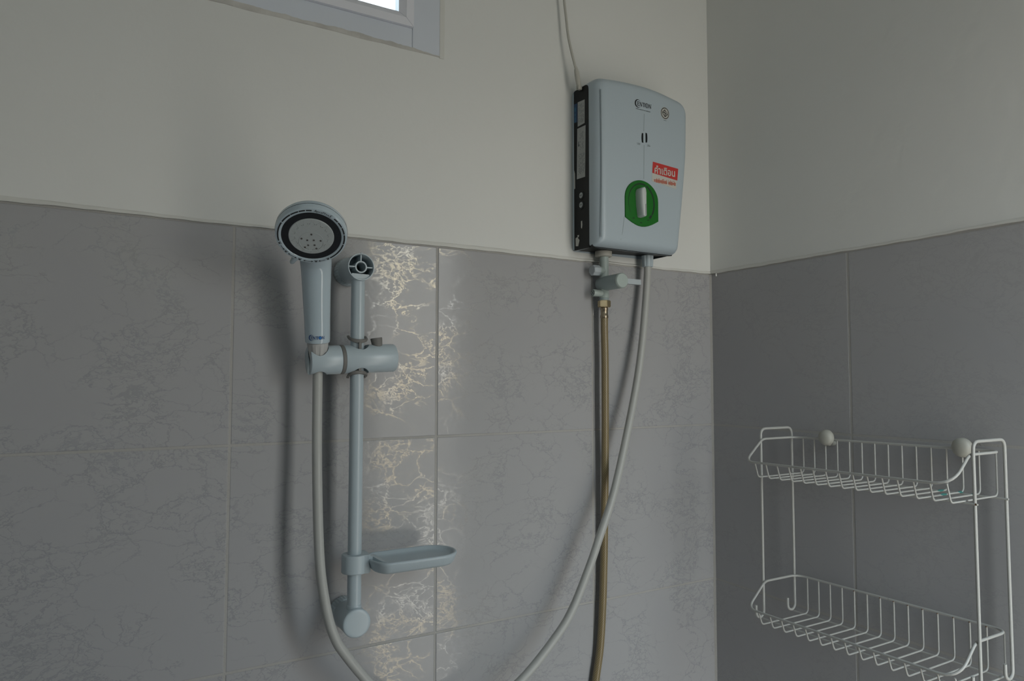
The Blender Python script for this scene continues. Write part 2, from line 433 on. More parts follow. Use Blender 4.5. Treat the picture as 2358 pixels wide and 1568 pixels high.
rows = [TOP, 0.0]
while rows[-1] > FLOOR+0.001: rows.append(max(FLOOR, rows[-1]-TH))

WX0, WX1, WZ0, WZ1 = -1.70, -0.5955, 0.6050, 1.025            # window opening
PL = 0.0022                                                     # plaster stands this proud of the tiles
bm = bmesh.new()
for lo, hi in (((XW, -PL, TOP+0.0025), (0.12, 0.12, WZ0)), ((XW, -PL, WZ1), (0.12, 0.12, CEIL)),
               ((XW, -PL, WZ0), (WX0, 0.12, WZ1)), ((WX1, -PL, WZ0), (0.12, 0.12, WZ1))): box(bm, lo, hi)
wall_l = structure('wall_left', bm, M['plaster'])
bm = bmesh.new(); box(bm, (XW, 0.0007, FLOOR), (0.12, 0.12, TOP+0.0025))
g = obj('grout_bed', bm, M['grout'], wall_l, None, 0)
cols = [0.0, -COL0_L]
while cols[-1] > XW+0.001: cols.append(max(XW, cols[-1]-TW))
for i in range(len(cols)-1):
    for j in range(len(rows)-1): lay_tile(wall_l, cols[i+1], cols[i], rows[j+1], rows[j], False)

bm = bmesh.new(); box(bm, (-PL, YW, TOP+0.0025), (0.12, 0.0, CEIL))
wall_r = structure('wall_right', bm, M['plaster'])
bm = bmesh.new(); box(bm, (0.0003, YW, FLOOR), (0.12, 0.0, TOP+0.0025))
obj('grout_bed', bm, M['grout'], wall_r, None, 0)
cols = [0.0, -COL0_R]
while cols[-1] > YW+0.001: cols.append(max(YW, cols[-1]-TW))
for i in range(len(cols)-1):
    for j in range(len(rows)-1): lay_tile(wall_r, cols[i+1], cols[i], rows[j+1], rows[j], True)

def plaster_lip(parent, length, right):                 # hand-trowelled lower edge of the paint above the tiles
    bm = bmesh.new(); n = int(length/0.008); loops = []
    for i in range(n+1):
        s = -length*i/n
        w = 0.5*math.sin(s*23+1)+0.3*math.sin(s*61)+0.35*math.sin(s*131+2)+random.uniform(-.25, .25)
        zb = TOP+0.0005+0.0007*w; zt = TOP+0.0062+0.0014*math.sin(s*9+(2 if right else 0)); d = 0.0034+0.0006*w
        prof = [(0.001, zb), (-d*0.8, zb), (-d, zb+0.0018), (-d*0.85, zt-0.002), (-PL+0.0003, zt), (0.001, zt)]
        loops.append([Vector((a, s, z)) if right else Vector((s, a, z)) for a, z in prof])
    loft(bm, loops); return obj('plaster_lip', bm, M['lip'], parent, None, 60)
plaster_lip(wall_l, -XW, False); plaster_lip(wall_r, -YW, True)
# soft fillet of grout and paint down the inner corner
bm = bmesh.new()
loft(bm, [[Vector((0.002, 0.002, z)), Vector((-0.0038, 0.0005, z)), Vector((-0.0022, -0.0010, z)), Vector((-0.0006, -0.0030, z)), Vector((0.0005, -0.0042, z))] for z in (FLOOR, TOP)])
obj('corner_grout', bm, M['grout'], wall_l, None, 60)
bm = bmesh.new()                                        # a drip of paint on the top tile by the corner
p = on_right(1649, 633, 0.0012)
lathe(bm, [(0, -0.0035), (0.0014, -0.0025), (0.0016, -0.0005), (0.0011, 0.003), (0.0009, 0.006), (0, 0.0065)], p, Z, 10)
obj('paint_drip', bm, M['plaster'], wall_r)

bm = bmesh.new(); box(bm, (XW-0.12, YW, TOP), (XW, 0.12, CEIL), mi=0); box(bm, (XW-0.12, YW, FLOOR), (XW+0.003, 0.12, TOP), mi=1)
structure('wall_front', bm, [M['plaster'], M['tile']])
bm = bmesh.new(); yb_ = YW-0.04
box(bm, (XW, yb_, BZ1), (DOOR_X0, YW, CEIL), mi=0); box(bm, (XW, yb_, FLOOR), (DOOR_X0, YW+0.003, BZ0), mi=1)
for xa, xb in ((XW, BX0), (BX1, DOOR_X0)): box(bm, (xa, yb_, TOP), (xb, YW, BZ1), mi=0); box(bm, (xa, yb_, BZ0), (xb, YW+0.003, TOP), mi=1)
box(bm, (DOOR_X0, yb_, DOOR_TOP), (DOOR_X1, YW, CEIL), mi=0); box(bm, (DOOR_X1, yb_, FLOOR), (0.12, YW, CEIL), mi=0)
structure('wall_back', bm, [M['plaster'], M['tile']])
bm = bmesh.new(); box(bm, (XW-0.12, YW-0.12, FLOOR-0.1), (0.12, 0.12, FLOOR)); structure('floor', bm, M['floor'])
bm = bmesh.new(); box(bm, (XW-0.12, YW-0.12, CEIL), (0.12, 0.12, CEIL+0.1)); structure('ceiling', bm, M['ceil'])
bm = bmesh.new()
for lo, hi in (((BX0, yb_-0.003, BZ0), (BX0+0.015, YW+0.006, BZ1)), ((BX1-0.015, yb_-0.003, BZ0), (BX1, YW+0.006, BZ1)), ((BX0, yb_-0.003, BZ0), (BX1, YW+0.006, BZ0+0.015)), ((BX0, yb_-0.003, BZ1-0.015), (BX1, YW+0.006, BZ1))): box(bm, lo, hi, 0.001, 1)
structure('fill_opening', bm, M['alu'])  # frame round the added fill-light opening
bm = bmesh.new()
for lo, hi in (((DOOR_X0, yb_-0.004, FLOOR), (DOOR_X0+0.012, YW+0.004, DOOR_TOP)), ((DOOR_X1-0.006, yb_-0.004, FLOOR), (DOOR_X1, YW+0.004, DOOR_TOP)),
               ((DOOR_X0, yb_-0.004, DOOR_TOP-0.012), (DOOR_X1, YW+0.004, DOOR_TOP))): box(bm, lo, hi, 0.002, 1)
d1 = structure('door_1', bm, M['sash'])
bm = bmesh.new(); box(bm, (-0.0140, YW+0.010, FLOOR+0.01), (-0.0035, YW+0.375, DOOR_TOP-0.015), 0.002, 1); baffle = obj('light_baffle', bm, M['baffle'], d1, 'dark unseen leaf folded back against the wall', 0)  # unseen panel added to cut doorway light reflected off the right wall
bm = bmesh.new(); tube(bm, fillet([(-0.014, YW+0.33, -0.55), (-0.050, YW+0.33, -0.55), (-0.050, YW+0.25, -0.55)], 0.008), 0.007, 10); obj('handle', bm, M['ferrule'], baffle)  # handle on the added panel

# ---- window (only its lower right corner is in the picture)
wl = bmesh.new()
jw, rw = 0.0475, 0.0345
box(wl, (WX1-jw, -0.0035, WZ0), (WX1, 0.10, WZ1), 0.0008, 1)
win = structure('window_1', wl, M['alu'])
bm = bmesh.new(); box(bm, (WX0, -0.0035, WZ0), (WX0+jw, 0.10, WZ1), 0.0008, 1); obj('window_jamb', bm, M['alu'], win, None, 0)
bm = bmesh.new(); box(bm, (WX0+jw+0.0004, -0.0033, WZ0), (WX1-jw-0.0004, 0.10, WZ0+rw), 0.0008, 1); obj('window_rail', bm, M['alu'], win, None, 0)
bm = bmesh.new(); box(bm, (WX0+jw+0.0004, -0.0033, WZ1-rw), (WX1-jw-0.0004, 0.10, WZ1), 0.0008, 1); obj('window_rail', bm, M['alu'], win, None, 0)
sx0, sx1, sz0, sz1 = WX0+jw, WX1-jw, WZ0+rw, WZ1-rw
def sash_bar(pa, pb, pc, pd):                            # mitred sash member: outer edge pa-pb, inner edge pd-pc
    bm = bmesh.new(); V = lambda q, y: Vector((q[0], y, q[1]))
    mid = lambda a, c, t: (a[0]*(1-t)+c[0]*t, a[1]*(1-t)+c[1]*t)
    ia, ib = mid(pa, pd, 0.55), mid(pb, pc, 0.55)
    for A, B, C_, D_ in ((pa, pb, ib, ia),): prism(bm, [V(q, 0.03) for q in (A, B, C_, D_)], [V(q, -0.0090) for q in (A, B, C_, D_)])
    prism(bm, [V(q, 0.03) for q in (ia, ib, pc, pd)], [V(ia, -0.0086), V(ib, -0.0086), V(pc, -0.002), V(pd, -0.002)])
    obj('sash_bar', bm, M['sash'], win, None, 0)
sw = 0.0225; e_ = 0.0003
oc = [(sx0, sz0), (sx1, sz0), (sx1, sz1), (sx0, sz1)]; ic = [(sx0+sw, sz0+sw), (sx1-sw, sz0+sw), (sx1-sw, sz1-sw), (sx0+sw, sz1-sw)]
def nudge(a, b_): d = Vector((b_[0]-a[0], b_[1]-a[1])).normalized()*e_; return (a[0]+d.x, a[1]+d.y)
for k in range(4):
    k2 = (k+1) % 4; sash_bar(nudge(oc[k], oc[k2]), nudge(oc[k2], oc[k]), nudge(ic[k2], ic[k]), nudge(ic[k], ic[k2]))
bm = bmesh.new(); box(bm, (sx0+sw-0.004, 0.010, sz0+sw-0.004), (sx1-sw+0.004, 0.014, sz1-sw+0.004)); obj('pane', bm, M['pane'], win, None, 0)
bm = bmesh.new(); n = 260; loops = []; fr = random.Random(11); h0 = 0.003
for i in range(n+1):
    x = WX0-0.004+(WX1-WX0+0.005)*i/n; h0 += fr.uniform(-0.0009, 0.0009); h0 = min(0.0062, max(0.0008, h0)); lo_ = 0.0008+0.0012*abs(math.sin(x*41)*math.sin(x*17+1))
    loops.append([Vector((x, 0.0, WZ0-lo_)), Vector((x, -PL-0.0003, WZ0-lo_)), Vector((x, -0.0040, WZ0+0.0005)), Vector((x, -0.0039, WZ0+h0)), Vector((x, 0.0, WZ0+h0))])
loft(bm, loops); obj('filler', bm, M['caulk'], win, 'dirty ragged filler along the foot of the frame', 50)
bm = bmesh.new(); loops = []
for i in range(41):
    z = WZ0-0.002+(WZ1-WZ0)*i/40; a = random.uniform(0, 0.001)
    loops.append([Vector((WX1-0.001, 0.0, z)), Vector((WX1-0.001, -0.0040, z)), Vector((WX1+0.004+a, -0.0036, z)), Vector((WX1+0.0075+a, -0.0024, z)), Vector((WX1+0.008+a, 0.0, z))])
loft(bm, loops); obj('filler', bm, M['lip'], win, None, 50)

# ================================================================ WATER HEATER
HD = 0.078
heater = thing('water_heater', (-0.235, -0.004, 0.46), 'white wall-mounted electric water heater with green dial plate and black side', 'water heater')
CTRL = [Vector((x, 0, z)) for x, z in ((-0.338, 0.3140), (-0.338, 0.606), (-0.285, 0.6118), (-0.215, 0.6135), (-0.126, 0.5985), (-0.1285, 0.500), (-0.1370, 0.425), (-0.1520, 0.3140))]
CRAD = [0.006, 0.016, 0.03, 0.05, 0.022, 0.03, 0.03, 0.012]
def at_D(loop, D): return [Vector((p.x, -D, p.z)) for p in loop]
def inset(d):                                            # the outline drawn in by d, corners kept round
    n = len(CTRL); out = []
    for i in range(n):
        p, a, c = CTRL[i], CTRL[i-1], CTRL[(i+1) % n]
        t0, t1 = (p-a).normalized(), (c-p).normalized(); n0, n1 = Vector((t0.z, 0, -t0.x)), Vector((t1.z, 0, -t1.x))
        out.append(p+(n0+n1)*(d/(1+n0.dot(n1))))
    return fillet(out, [max(r*0.7, r-d*0.3)+d*0.15 for r in CRAD], 6, closed=True)
bm = bmesh.new()
loft(bm, [at_D(inset(d), D) for D, d in ((0.0030, 0), (0.0545, 0), (0.061, 0.0006), (0.0665, 0.0020), (0.0715, 0.0045), (0.0752, 0.0078), (0.0774, 0.0120), (HD, 0.0175))])
bm.normal_update(); bmesh.ops.delete(bm, geom=[f for f in bm.faces if f.calc_center_median().z < 0.3143 and f.calc_center_median().y > -0.058 and abs(f.normal.z) > 0.9], context='FACES')   # open underneath
obj('cover', bm, M['shell'], heater, None, 35)
bm = bmesh.new(); sp = fillet([Vector((-0.3384, -y, z)) for y, z in ((0.0088, 0.3150), (0.0088, 0.5995), (0.0523, 0.5995), (0.0523, 0.3138))], [0.0, 0.004, 0.012, 0.0], 6, closed=True)
prism(bm, [p+X*0.0035 for p in sp], sp); obj('side_panel', bm, M['black'], heater, 'black side panel')
bm = bmesh.new(); prism(bm, [Vector((-0.3372, -D, z)) for D, z in ((0.0600, 0.3136), (0.0040, 0.3158), (0.0040, 0.3250), (0.0600, 0.3250))], [Vector((-0.1580, -D, z)) for D, z in ((0.0600, 0.3136), (0.0040, 0.3200), (0.0040, 0.3300), (0.0600, 0.3250))]); obj('base_plate', bm, M['black'], heater, 'black underside', 0)

def side(u, v, off=0.0): p = on_x(u, v, -0.338); return Vector((-0.3383-off, p.y, p.z))
def side_label(name, px, m_, off=0.0004, parent=heater):
    bm = bmesh.new(); P = [side(u, v, 0) for u, v in px]; prism(bm, P, [p-X*off for p in P]); return obj(name, bm, m_, parent, None, 0)
def strokes(bm, o, ex, ey, w, h, rows_, fill=0.55, hh=0.45, rnd=None, lo=0.02, hi=0.07):     # illegible small print
    rnd = rnd or random
    for r in range(rows_):
        y = h*(1-(r+0.5)/rows_); x = w*0.06
        while x < w*0.94:
            L_ = w*rnd.uniform(lo, hi)
            if rnd.random() < fill:
                t = h/rows_*hh*rnd.uniform(0.5, 1)
                bm.faces.new([bm.verts.new(o+ex*a+ey*c) for a, c in ((x, y-t/2), (min(x+L_, w*.95), y-t/2), (min(x+L_, w*.95), y+t/2), (x, y+t/2))])
            x += L_*1.25
lab = side_label('rating_label', [(1331, 292), (1331, 236), (1347, 229), (1347, 283)], M['dimpaper'])
bm = bmesh.new(); strokes(bm, Vector((-0.3389, -0.022, 0.535)), Z, -Y, 0.037, 0.018, 7, 0.6); obj('small_print', bm, M['greyprint'], lab, None, 0)
lab = side_label('wiring_label', [(1329, 413), (1330, 297), (1349, 288), (1348, 407)], M['dimpaper'])
bm = bmesh.new(); strokes(bm, Vector((-0.3389, -0.0215, 0.444)), Z, -Y, 0.040, 0.020, 7, 0.62); strokes(bm, Vector((-0.3389, -0.0265, 0.487)), Z, -Y, 0.035, 0.012, 4, 0.6)
flat(bm, [(0, 0), (0.008, 0.001), (0.009, 0.003), (0.003, 0.003), (0.001, 0.006), (-0.001, 0.002)], Z, -Y, (-0.3389, -0.0215, 0.497)); obj('small_print', bm, M['greyprint'], lab, None, 0)
lab = side_label('model_strip', [(1322.5, 284), (1322.5, 241), (1329.8, 238), (1329.8, 281)], M['bluelabel'])
bm = bmesh.new(); strokes(bm, Vector((-0.3389, -0.0108, 0.541)), Z, -Y, 0.030, 0.0055, 1, 0.8, 0.75); obj('small_print', bm, M['bluetext'], lab, None, 0)
for v in (450, 472):
    bm = bmesh.new(); p = side(1339, v)
    lathe(bm, [(0.0085, 0.0), (0.0083, 0.0006), (0.0062, 0.0006)], p, -X, 20); rec = obj('screw_recess', bm, M['black'], heater)
    bm = bmesh.new(); lathe(bm, [(0.0052, 0.0), (0.0050, 0.0010), (0.0040, 0.0014), (0, 0.0014)], p, -X, 18); obj('screw_cap', bm, M['grey'], rec)
    bm = bmesh.new(); box(bm, (p.x-0.0018, p.y-0.0032, p.z-0.0005), (p.x-0.0014, p.y+0.0032, p.z+0.0005)); obj('screw_slot', bm, M['greyprint'], rec, None, 0)
for pts in ([(1338.5, 510), (1341, 508), (1341.5, 518), (1340.5, 527), (1338.5, 524)], [(1326, 549), (1330, 546), (1335, 553), (1332, 567), (1326.5, 567)], [(1330, 542), (1334, 541), (1333, 546), (1331, 547)], [(1322.5, 392), (1324.5, 400), (1325, 434), (1323, 436)]):
    side_label('paint_fleck', pts, M['paper'], 0.0003)

def face(u, v, off=0.0002): p = on_y(u, v, -HD); return Vector((p.x, -HD-off, p.z))
FX = lambda p: p.x
def face_poly(name, px, m_, th=0.0004, base=0.0, parent=heater, label=None, smooth=0):
    bm = bmesh.new(); P = [face(u, v, base) for u, v in px]; prism(bm, P, [p-Y*th for p in P]); return obj(name, bm, m_, parent, label, smooth)
# seams
for a, c in (((1483.5, 262), (1482.5, 302)), ((1483.2, 334), (1482.5, 412))):
    face_poly('front_seam', [(a[0]-0.5, a[1]), (a[0]+0.5, a[1]), (c[0]+0.5, c[1]), (c[0]-0.5, c[1])], M['seam'], 0.0002)
bm = bmesh.new(); tube(bm, catmull([face(1384.5, 205, -0.0010), face(1386, 380, -0.0006), face(1385.5, 545, -0.0010)], 8), 0.0007, 6); obj('front_seam', bm, M['seam'], heater)
bm = bmesh.new(); tube(bm, catmull([face(1437.5, 499, -0.0005), face(1434, 530, -0.0005), face(1430, 552, -0.0010)], 6), 0.0008, 6); obj('front_seam', bm, M['seam'], heater)
# green plate, arch above, shallow bow below
cx, zt, zs, zb, zlow = face(1477, 468).x, face(1477, 416).z, face(1477, 460).z, face(1477, 505).z, face(1477, 522).z
hw = (face(1514.5, 470).x-face(1438.5, 470).x)/2
arch = [Vector((cx+hw*math.cos(a), 0, zs+(zt-zs)*math.sin(a))) for a in [PI*k/20 for k in range(21)]] + [Vector((cx-hw+2*hw*k/10, 0, zb-(zb-zlow)*math.sin(PI*k/10))) for k in range(11)]
bm = bmesh.new(); ctr = Vector((cx, 0, (zt+zlow)/2))
sc = lambda s: [ctr+(p-ctr)*s for p in arch]
loft(bm, [at_D(sc(1.0), HD-0.0005), at_D(sc(1.0), HD+0.0012), at_D(sc(0.985), HD+0.0020), at_D(sc(0.95), HD+0.0022)])
plate = obj('dial_plate', bm, M['green'], heater, 'green dial plate')
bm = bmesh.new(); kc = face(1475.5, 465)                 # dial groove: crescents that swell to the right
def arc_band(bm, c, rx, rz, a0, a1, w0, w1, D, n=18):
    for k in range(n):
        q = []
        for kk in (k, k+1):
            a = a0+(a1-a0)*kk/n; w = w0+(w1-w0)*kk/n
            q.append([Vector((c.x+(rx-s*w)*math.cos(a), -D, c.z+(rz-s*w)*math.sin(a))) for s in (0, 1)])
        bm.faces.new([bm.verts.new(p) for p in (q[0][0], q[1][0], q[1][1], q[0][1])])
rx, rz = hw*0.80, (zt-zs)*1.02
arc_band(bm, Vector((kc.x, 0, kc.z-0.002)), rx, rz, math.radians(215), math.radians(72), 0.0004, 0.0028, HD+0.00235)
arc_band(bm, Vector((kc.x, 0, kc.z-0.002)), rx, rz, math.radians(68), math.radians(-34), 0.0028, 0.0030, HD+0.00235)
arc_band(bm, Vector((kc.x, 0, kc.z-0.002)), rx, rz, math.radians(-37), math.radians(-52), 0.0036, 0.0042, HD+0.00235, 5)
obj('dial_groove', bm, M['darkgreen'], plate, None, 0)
for u, v in ((1459, 502), (1476, 513), (1492, 507)):
    p = on_y(u, v, -HD-0.0023); bm = bmesh.new(); flat(bm, [(-0.0022, -0.0006), (0.0010, -0.0009), (0.0024, -0.0004), (0.0020, 0.0009), (-0.0016, 0.0007)], X, Z, (p.x, -HD-0.0025, p.z)); obj('dial_mark', bm, M['darkgreen'], plate, None, 0)
kb = on_y(1478, 466, -HD-0.010)
def kn(s, D):
    pts = [(-0.0074, 0.0150), (-0.0071, 0.0190), (-0.0058, 0.0225), (-0.0032, 0.0248), (0.0, 0.0254), (0.0034, 0.0244), (0.0062, 0.0215), (0.0072, 0.0170), (0.0071, 0.0060), (0.0066, -0.0225), (0.0058, -0.0244), (0.0040, -0.0252), (-0.0012, -0.0252), (-0.0030, -0.0244), (-0.0038, -0.0225), (-0.0062, -0.0050)]
    return [Vector((kb.x+a*s, -D, kb.z+c*(0.97+0.03*s))) for a, c in pts]
bm = bmesh.new(); loft(bm, [kn(1.0, HD+0.0015), kn(0.98, HD+0.007), kn(0.90, HD+0.0125), kn(0.76, HD+0.0158), kn(0.55, HD+0.0174), kn(0.25, HD+0.0179)])
knob = obj('dial_knob', bm, M['knobwhite'], heater, 'white temperature knob', 70)
bm = bmesh.new(); box(bm, (kb.x+0.0002, -HD-0.0181, kb.z-0.0243), (kb.x+0.0042, -HD-0.0100, kb.z-0.0035), 0.0012, 2); obj('knob_pointer', bm, M['grey'], knob)
# indicator lenses and their captions
for u, sgn in ((1479.0, -1), (1488.2, 1)):
    p = face(u, 317.5); h2 = 0.0086; w2 = 0.0034
    pts = [(sgn*-w2/2, h2), (sgn*w2*0.3, h2*0.95), (sgn*w2/2, h2*0.45), (sgn*w2*0.55, 0), (sgn*w2/2, -h2*0.45), (sgn*w2*0.3, -h2*0.95), (sgn*-w2/2, -h2)]
    bm = bmesh.new(); flat(bm, pts, X, Z, (p.x, -HD+0.0001, p.z), -Y, 0.0009); obj('indicator_lens', bm, M['black'], heater, None, 0)
for (u, v, w, r) in ((1466, 333, 0.0085, 2), (1490, 337.5, 0.0075, 2)):
    bm = bmesh.new(); p = face(u, v); strokes(bm, p, X, Z, w, 0.0042, r, 0.9, 0.5); obj('caption', bm, M['greyprint'], heater, None, 0)
p0 = face(1461.5, 236.5); p1 = face(1499.2, 244); k = (p1.x-p0.x)/2.64
add_logo(lambda a, c, d=0.0: Vector((p0.x+a*k, -HD-0.0003-d, p0.z+c*k*1.05)), heater, M['print'], M['greydot'], None)
bm = bmesh.new(); q = face(1462, 249.5); strokes(bm, q-Z*0.0012, X, Z, p1.x-p0.x, 0.0028, 1, 0.95, 0.65); obj('caption', bm, M['greyprint'], heater, None, 0)
# round standards mark
c = face(1531, 261); rx, rz = (face(1541, 261).x-face(1521.3, 261).x)/2, (face(1531, 247).z-face(1531, 275).z)/2
bm = bmesh.new(); flat(bm, disc(0, 0, rx, rz, 28), X, Z, (c.x, -HD, c.z), -Y, 0.0003); mark = obj('standards_mark', bm, M['paper'], heater, None, 0)
bm = bmesh.new()
def line2(bm, a, b_, w, D=HD+0.00045, o=c):
    a, b_ = Vector(a), Vector(b_); t = (b_-a).normalized(); nn = Vector((-t.y, t.x))*w/2
    flat(bm, [tuple(a+nn), tuple(b_+nn), tuple(b_-nn), tuple(a-nn)], X, Z, (o.x, -D, o.z))
ring = disc(0, 0, rx*0.93, rz*0.93, 28); ring2 = disc(0, 0, rx*0.80, rz*0.80, 28)
for k in range(28): flat(bm, [ring[k], ring[(k+1) % 28], ring2[(k+1) % 28], ring2[k]], X, Z, (c.x, -HD-0.00045, c.z))
a_ = rx*0.62; h_ = rz*0.58; wl_ = 0.0013
line2(bm, (0, -h_), (0, h_), wl_*1.2); line2(bm, (0, h_), (-a_, h_*.1), wl_); line2(bm, (-a_, h_*.1), (0, h_*.12), wl_); line2(bm, (-a_*.95, -h_*.05), (0, -h_), wl_)
line2(bm, (0, -h_), (a_, -h_*.15), wl_); line2(bm, (a_, -h_*.15), (0, -h_*.05), wl_); line2(bm, (a_*.3, h_*.6), (a_*.95, h_*.1), wl_*.8)
obj('mark_emblem', bm, M['print'], mark, None, 0)
bm = bmesh.new(); strokes(bm, Vector((c.x-0.004, -HD-0.0003, c.z-rz-0.003)), X, Z, 0.008, 0.0020, 1, 0.9, 0.6); obj('caption', bm, M['greyprint'], heater, None, 0)
# red warning sticker
st = face_poly('warning_sticker', [(1500.8, 417), (1503.2, 372.5), (1561.3, 389), (1556.5, 435.5)], M['paper'], 0.0003, 0.0)
bm = bmesh.new(); P = [face(u, v, 0.0004) for u, v in ((1501.7, 398), (1503.0, 372.2), (1561.5, 389), (1559.3, 416))]; bm.faces.new([bm.verts.new(p) for p in P]); obj('red_panel', bm, M['red'], st, None, 0)
A, B = face(1501.7, 398, 0.0006), face(1559.3, 416, 0.0006); up_ = (face(1503.0, 372.2).z-A.z)
vs, fs = text2d('คำเตือน', 0.0, 0.020)
if vs:
    x0 = min(v[0] for v in vs); x1 = max(v[0] for v in vs); y1 = max(v[1] for v in vs); y0 = min(v[1] for v in vs)
    wd = (B.x-A.x)
    bm = bmesh.new(); put2d(bm, vs, fs, lambda a, c: Vector((A.x+wd*(0.085+0.82*(a-x0)/(x1-x0)), -HD-0.0007, A.z+(B.z-A.z)*0.5+up_*(0.13+0.74*(c-y0)/(y1-y0)))))
    obj('lettering', bm, M['paper'], st, None, 0)
bm = bmesh.new(); rr = random.Random(3)
q = face(1502.0, 419.5); strokes(bm, q+Vector((0.0003, -0.0004, -0.0002)), X, Z, B.x-A.x-0.0015, 0.0078, 1, 0.97, 0.95, rr, 0.009, 0.022); strokes(bm, q+Vector((0.0003, -0.0004, 0.0068)), X, Z, B.x-A.x-0.0015, 0.0026, 1, 0.28, 0.7, rr, 0.012, 0.03); obj('small_print', bm, M['redtext'], st, None, 0)
# cold inlet collar under the heater
SD = 0.021                                               # depth of the inlet pipe axis
sxp = on_left(1390.8, 605, SD).x; zc = on_left(1389, 586, SD).z
bm = bmesh.new(); lathe(bm, [(0.0150, 0.022), (0.0150, -0.0035), (0.0138, -0.0045), (0, -0.0045)], (sxp-0.001, -SD, zc), Z, 32); obj('inlet_collar', bm, M['cream'], heater, 'cream collar around the cold inlet')

# ================================================================ SHUT-OFF VALVE
vz = on_left(1431, 644, 0.070).z; vz = (vz+on_left(1389.5, 655, SD).z)/2
valve = thing('stop_valve', (sxp, -SD, vz), 'pale green plastic shut-off valve with side lever under the water heater', 'valve')
zt_ = zc-0.002; z_nut = on_left(1393, 692, SD).z
bm = bmesh.new(); lathe(bm, [(0.0082, z_nut+0.006-vz), (0.0082, zt_-vz), (0.0068, zt_-vz)], (sxp, -SD, vz), Z, 24)
lathe(bm, [(0.0079, z_nut+0.004-vz), (0.0086, z_nut+0.0045-vz), (0.0086, z_nut+0.016-vz), (0.0078, z_nut+0.017-vz)], (sxp, -SD, vz), Z, 24); obj('stem', bm, M['mint'], valve)
bm = bmesh.new(); lathe(bm, [(0.0074, z_nut-0.001-vz), (0.0080, z_nut-vz), (0.0080, z_nut+0.0028-vz), (0.0074, z_nut+0.004-vz)], (sxp, -SD, vz), Z, 24); obj('stem_ring', bm, M['mint2'], valve)
bm = bmesh.new(); lathe(bm, [(0.0100, -0.0125), (0.0118, -0.0105), (0.0128, 0.0), (0.0131, 0.046)], (sxp, -SD, vz), -Y, 32); obj('valve_body', bm, M['mint2'], valve)
bm = bmesh.new(); lathe(bm, [(0.0131, 0.0462), (0.0133, 0.0470), (0.0131, 0.0500), (0.0118, 0.0515), (0, 0.0518)], (sxp, -SD, vz), -Y, 32); hcap = obj('handle_cap', bm, M['mint'], valve)
D1 = SD+0.0495; l0 = on_left(1438, 645, D1); l1 = on_left(1477.5, 644, D1)
bm = bmesh.new(); box(bm, (sxp, -D1+0.0012, vz-0.0045), (l1.x, -D1+0.0085, vz+0.0047), 0.0007, 2); obj('lever', bm, M['bluecap'], valve)
zk = on_left(1384, 624, SD).z
bm = bmesh.new(); x_end = on_left(1363, 624, SD).x
lathe(bm, [(0.0082, 0.0), (0.0082, sxp-x_end-0.0125), (0.006, sxp-x_end-0.012)], (sxp, -SD, zk), -X, 20); obj('side_boss', bm, M['mint'], valve)
bm = bmesh.new(); L_ = sxp-x_end
lathe(bm, [(0.0088, L_-0.0145), (0.0097, L_-0.0138), (0.0097, L_-0.0015), (0.0088, L_), (0, L_)], (sxp, -SD, zk), -X, 8, a0=PI/8); obj('side_cap', bm, M['bluecap'], valve, 'faceted pale blue cap', 25)
zd = on_left(1384, 675.5, SD).z; x_end = on_left(1365, 676, SD).x; L_ = sxp-x_end
bm = bmesh.new(); lathe(bm, [(0.0060, 0.0), (0.0063, L_-0.001), (0.0058, L_), (0, L_)], (sxp, -SD, zd), -X, 22); plug = obj('drain_plug', bm, M['mint'], valve)
bm = bmesh.new()
for s in (1, -1):
    t = Vector((0, 0.7*s, 0.7)); nn = Vector((0, 0.7, -0.7*s)); o_ = Vector((x_end-0.0002, -SD, zd))
    bm.faces.new([bm.verts.new(o_+t*a*0.0044+nn*c*0.0006) for a, c in ((-1, -1), (1, -1), (1, 1), (-1, 1))])
torus(bm, (x_end-0.0001, -SD, zd), X, 0.0048, 0.0003, 20, 5); obj('cross_slot', bm, M['greyprint'], plug)

# ================================================================ BROWN SUPPLY HOSE
supply = thing('supply_hose', (sxp, -SD, z_nut), 'brown braided water hose hanging from the brass nut below the valve', 'hose')
z_nb = on_left(1393, 708, SD).z; z_f = on_left(1393, 733, SD).z
bm = bmesh.new(); lathe(bm, [(0.0102, 0.0), (0.0118, -0.0008), (0.0118, z_nb-z_nut+0.0008), (0.0104, z_nb-z_nut)], (sxp, -SD, z_nut), Z, 6, a0=0.30, hint=X)
bmesh.ops.bevel(bm, geom=bm.edges[:], offset=0.0007, segments=2, affect='EDGES'); obj('hex_nut', bm, M['brass'], supply, 'brass hexagonal nut', 20)
h = z_f-z_nb
bm = bmesh.new(); lathe(bm, [(0.0060, 0), (0.0064, h*0.05), (0.0070, h*0.08), (0.0070, h*0.25), (0.0065, h*0.30), (0.0066, h*0.68), (0.0072, h*0.72), (0.0073, h*0.95), (0.0068, h)], (sxp, -SD, z_nb), Z, 24); obj('ferrule', bm, M['ferrule'], supply, 'tarnished metal ferrule')
hp = [(1392.4, 722, SD), (1392.8, 760, SD), (1393.2, 830, 0.021), (1393.5, 900, 0.021), (1393.7, 1000, 0.020), (1393.3, 1100, 0.018), (1392, 1200, 0.016), (1390.5, 1300, 0.014), (1387.5, 1400, 0.013), (1382, 1490, 0.0115), (1371.5, 1568, 0.011)]
pts = [on_left(*q) for q in hp]; pts[0] = Vector((sxp, -SD, z_f+0.006)); pts[1].x = sxp
pts += [pts[-1]+Vector((-0.016, 0, -0.09)), pts[-1]+Vector((-0.045, 0, -0.24)), Vector((pts[-1].x-0.075, -0.012, -0.85)), Vector((pts[-1].x-0.08, -0.012, -0.98))]
bm = bmesh.new(); tube(bm, catmull(pts, 8), 0.0066, 16, uv=True); obj('hose', bm, M['brownhose'], supply)
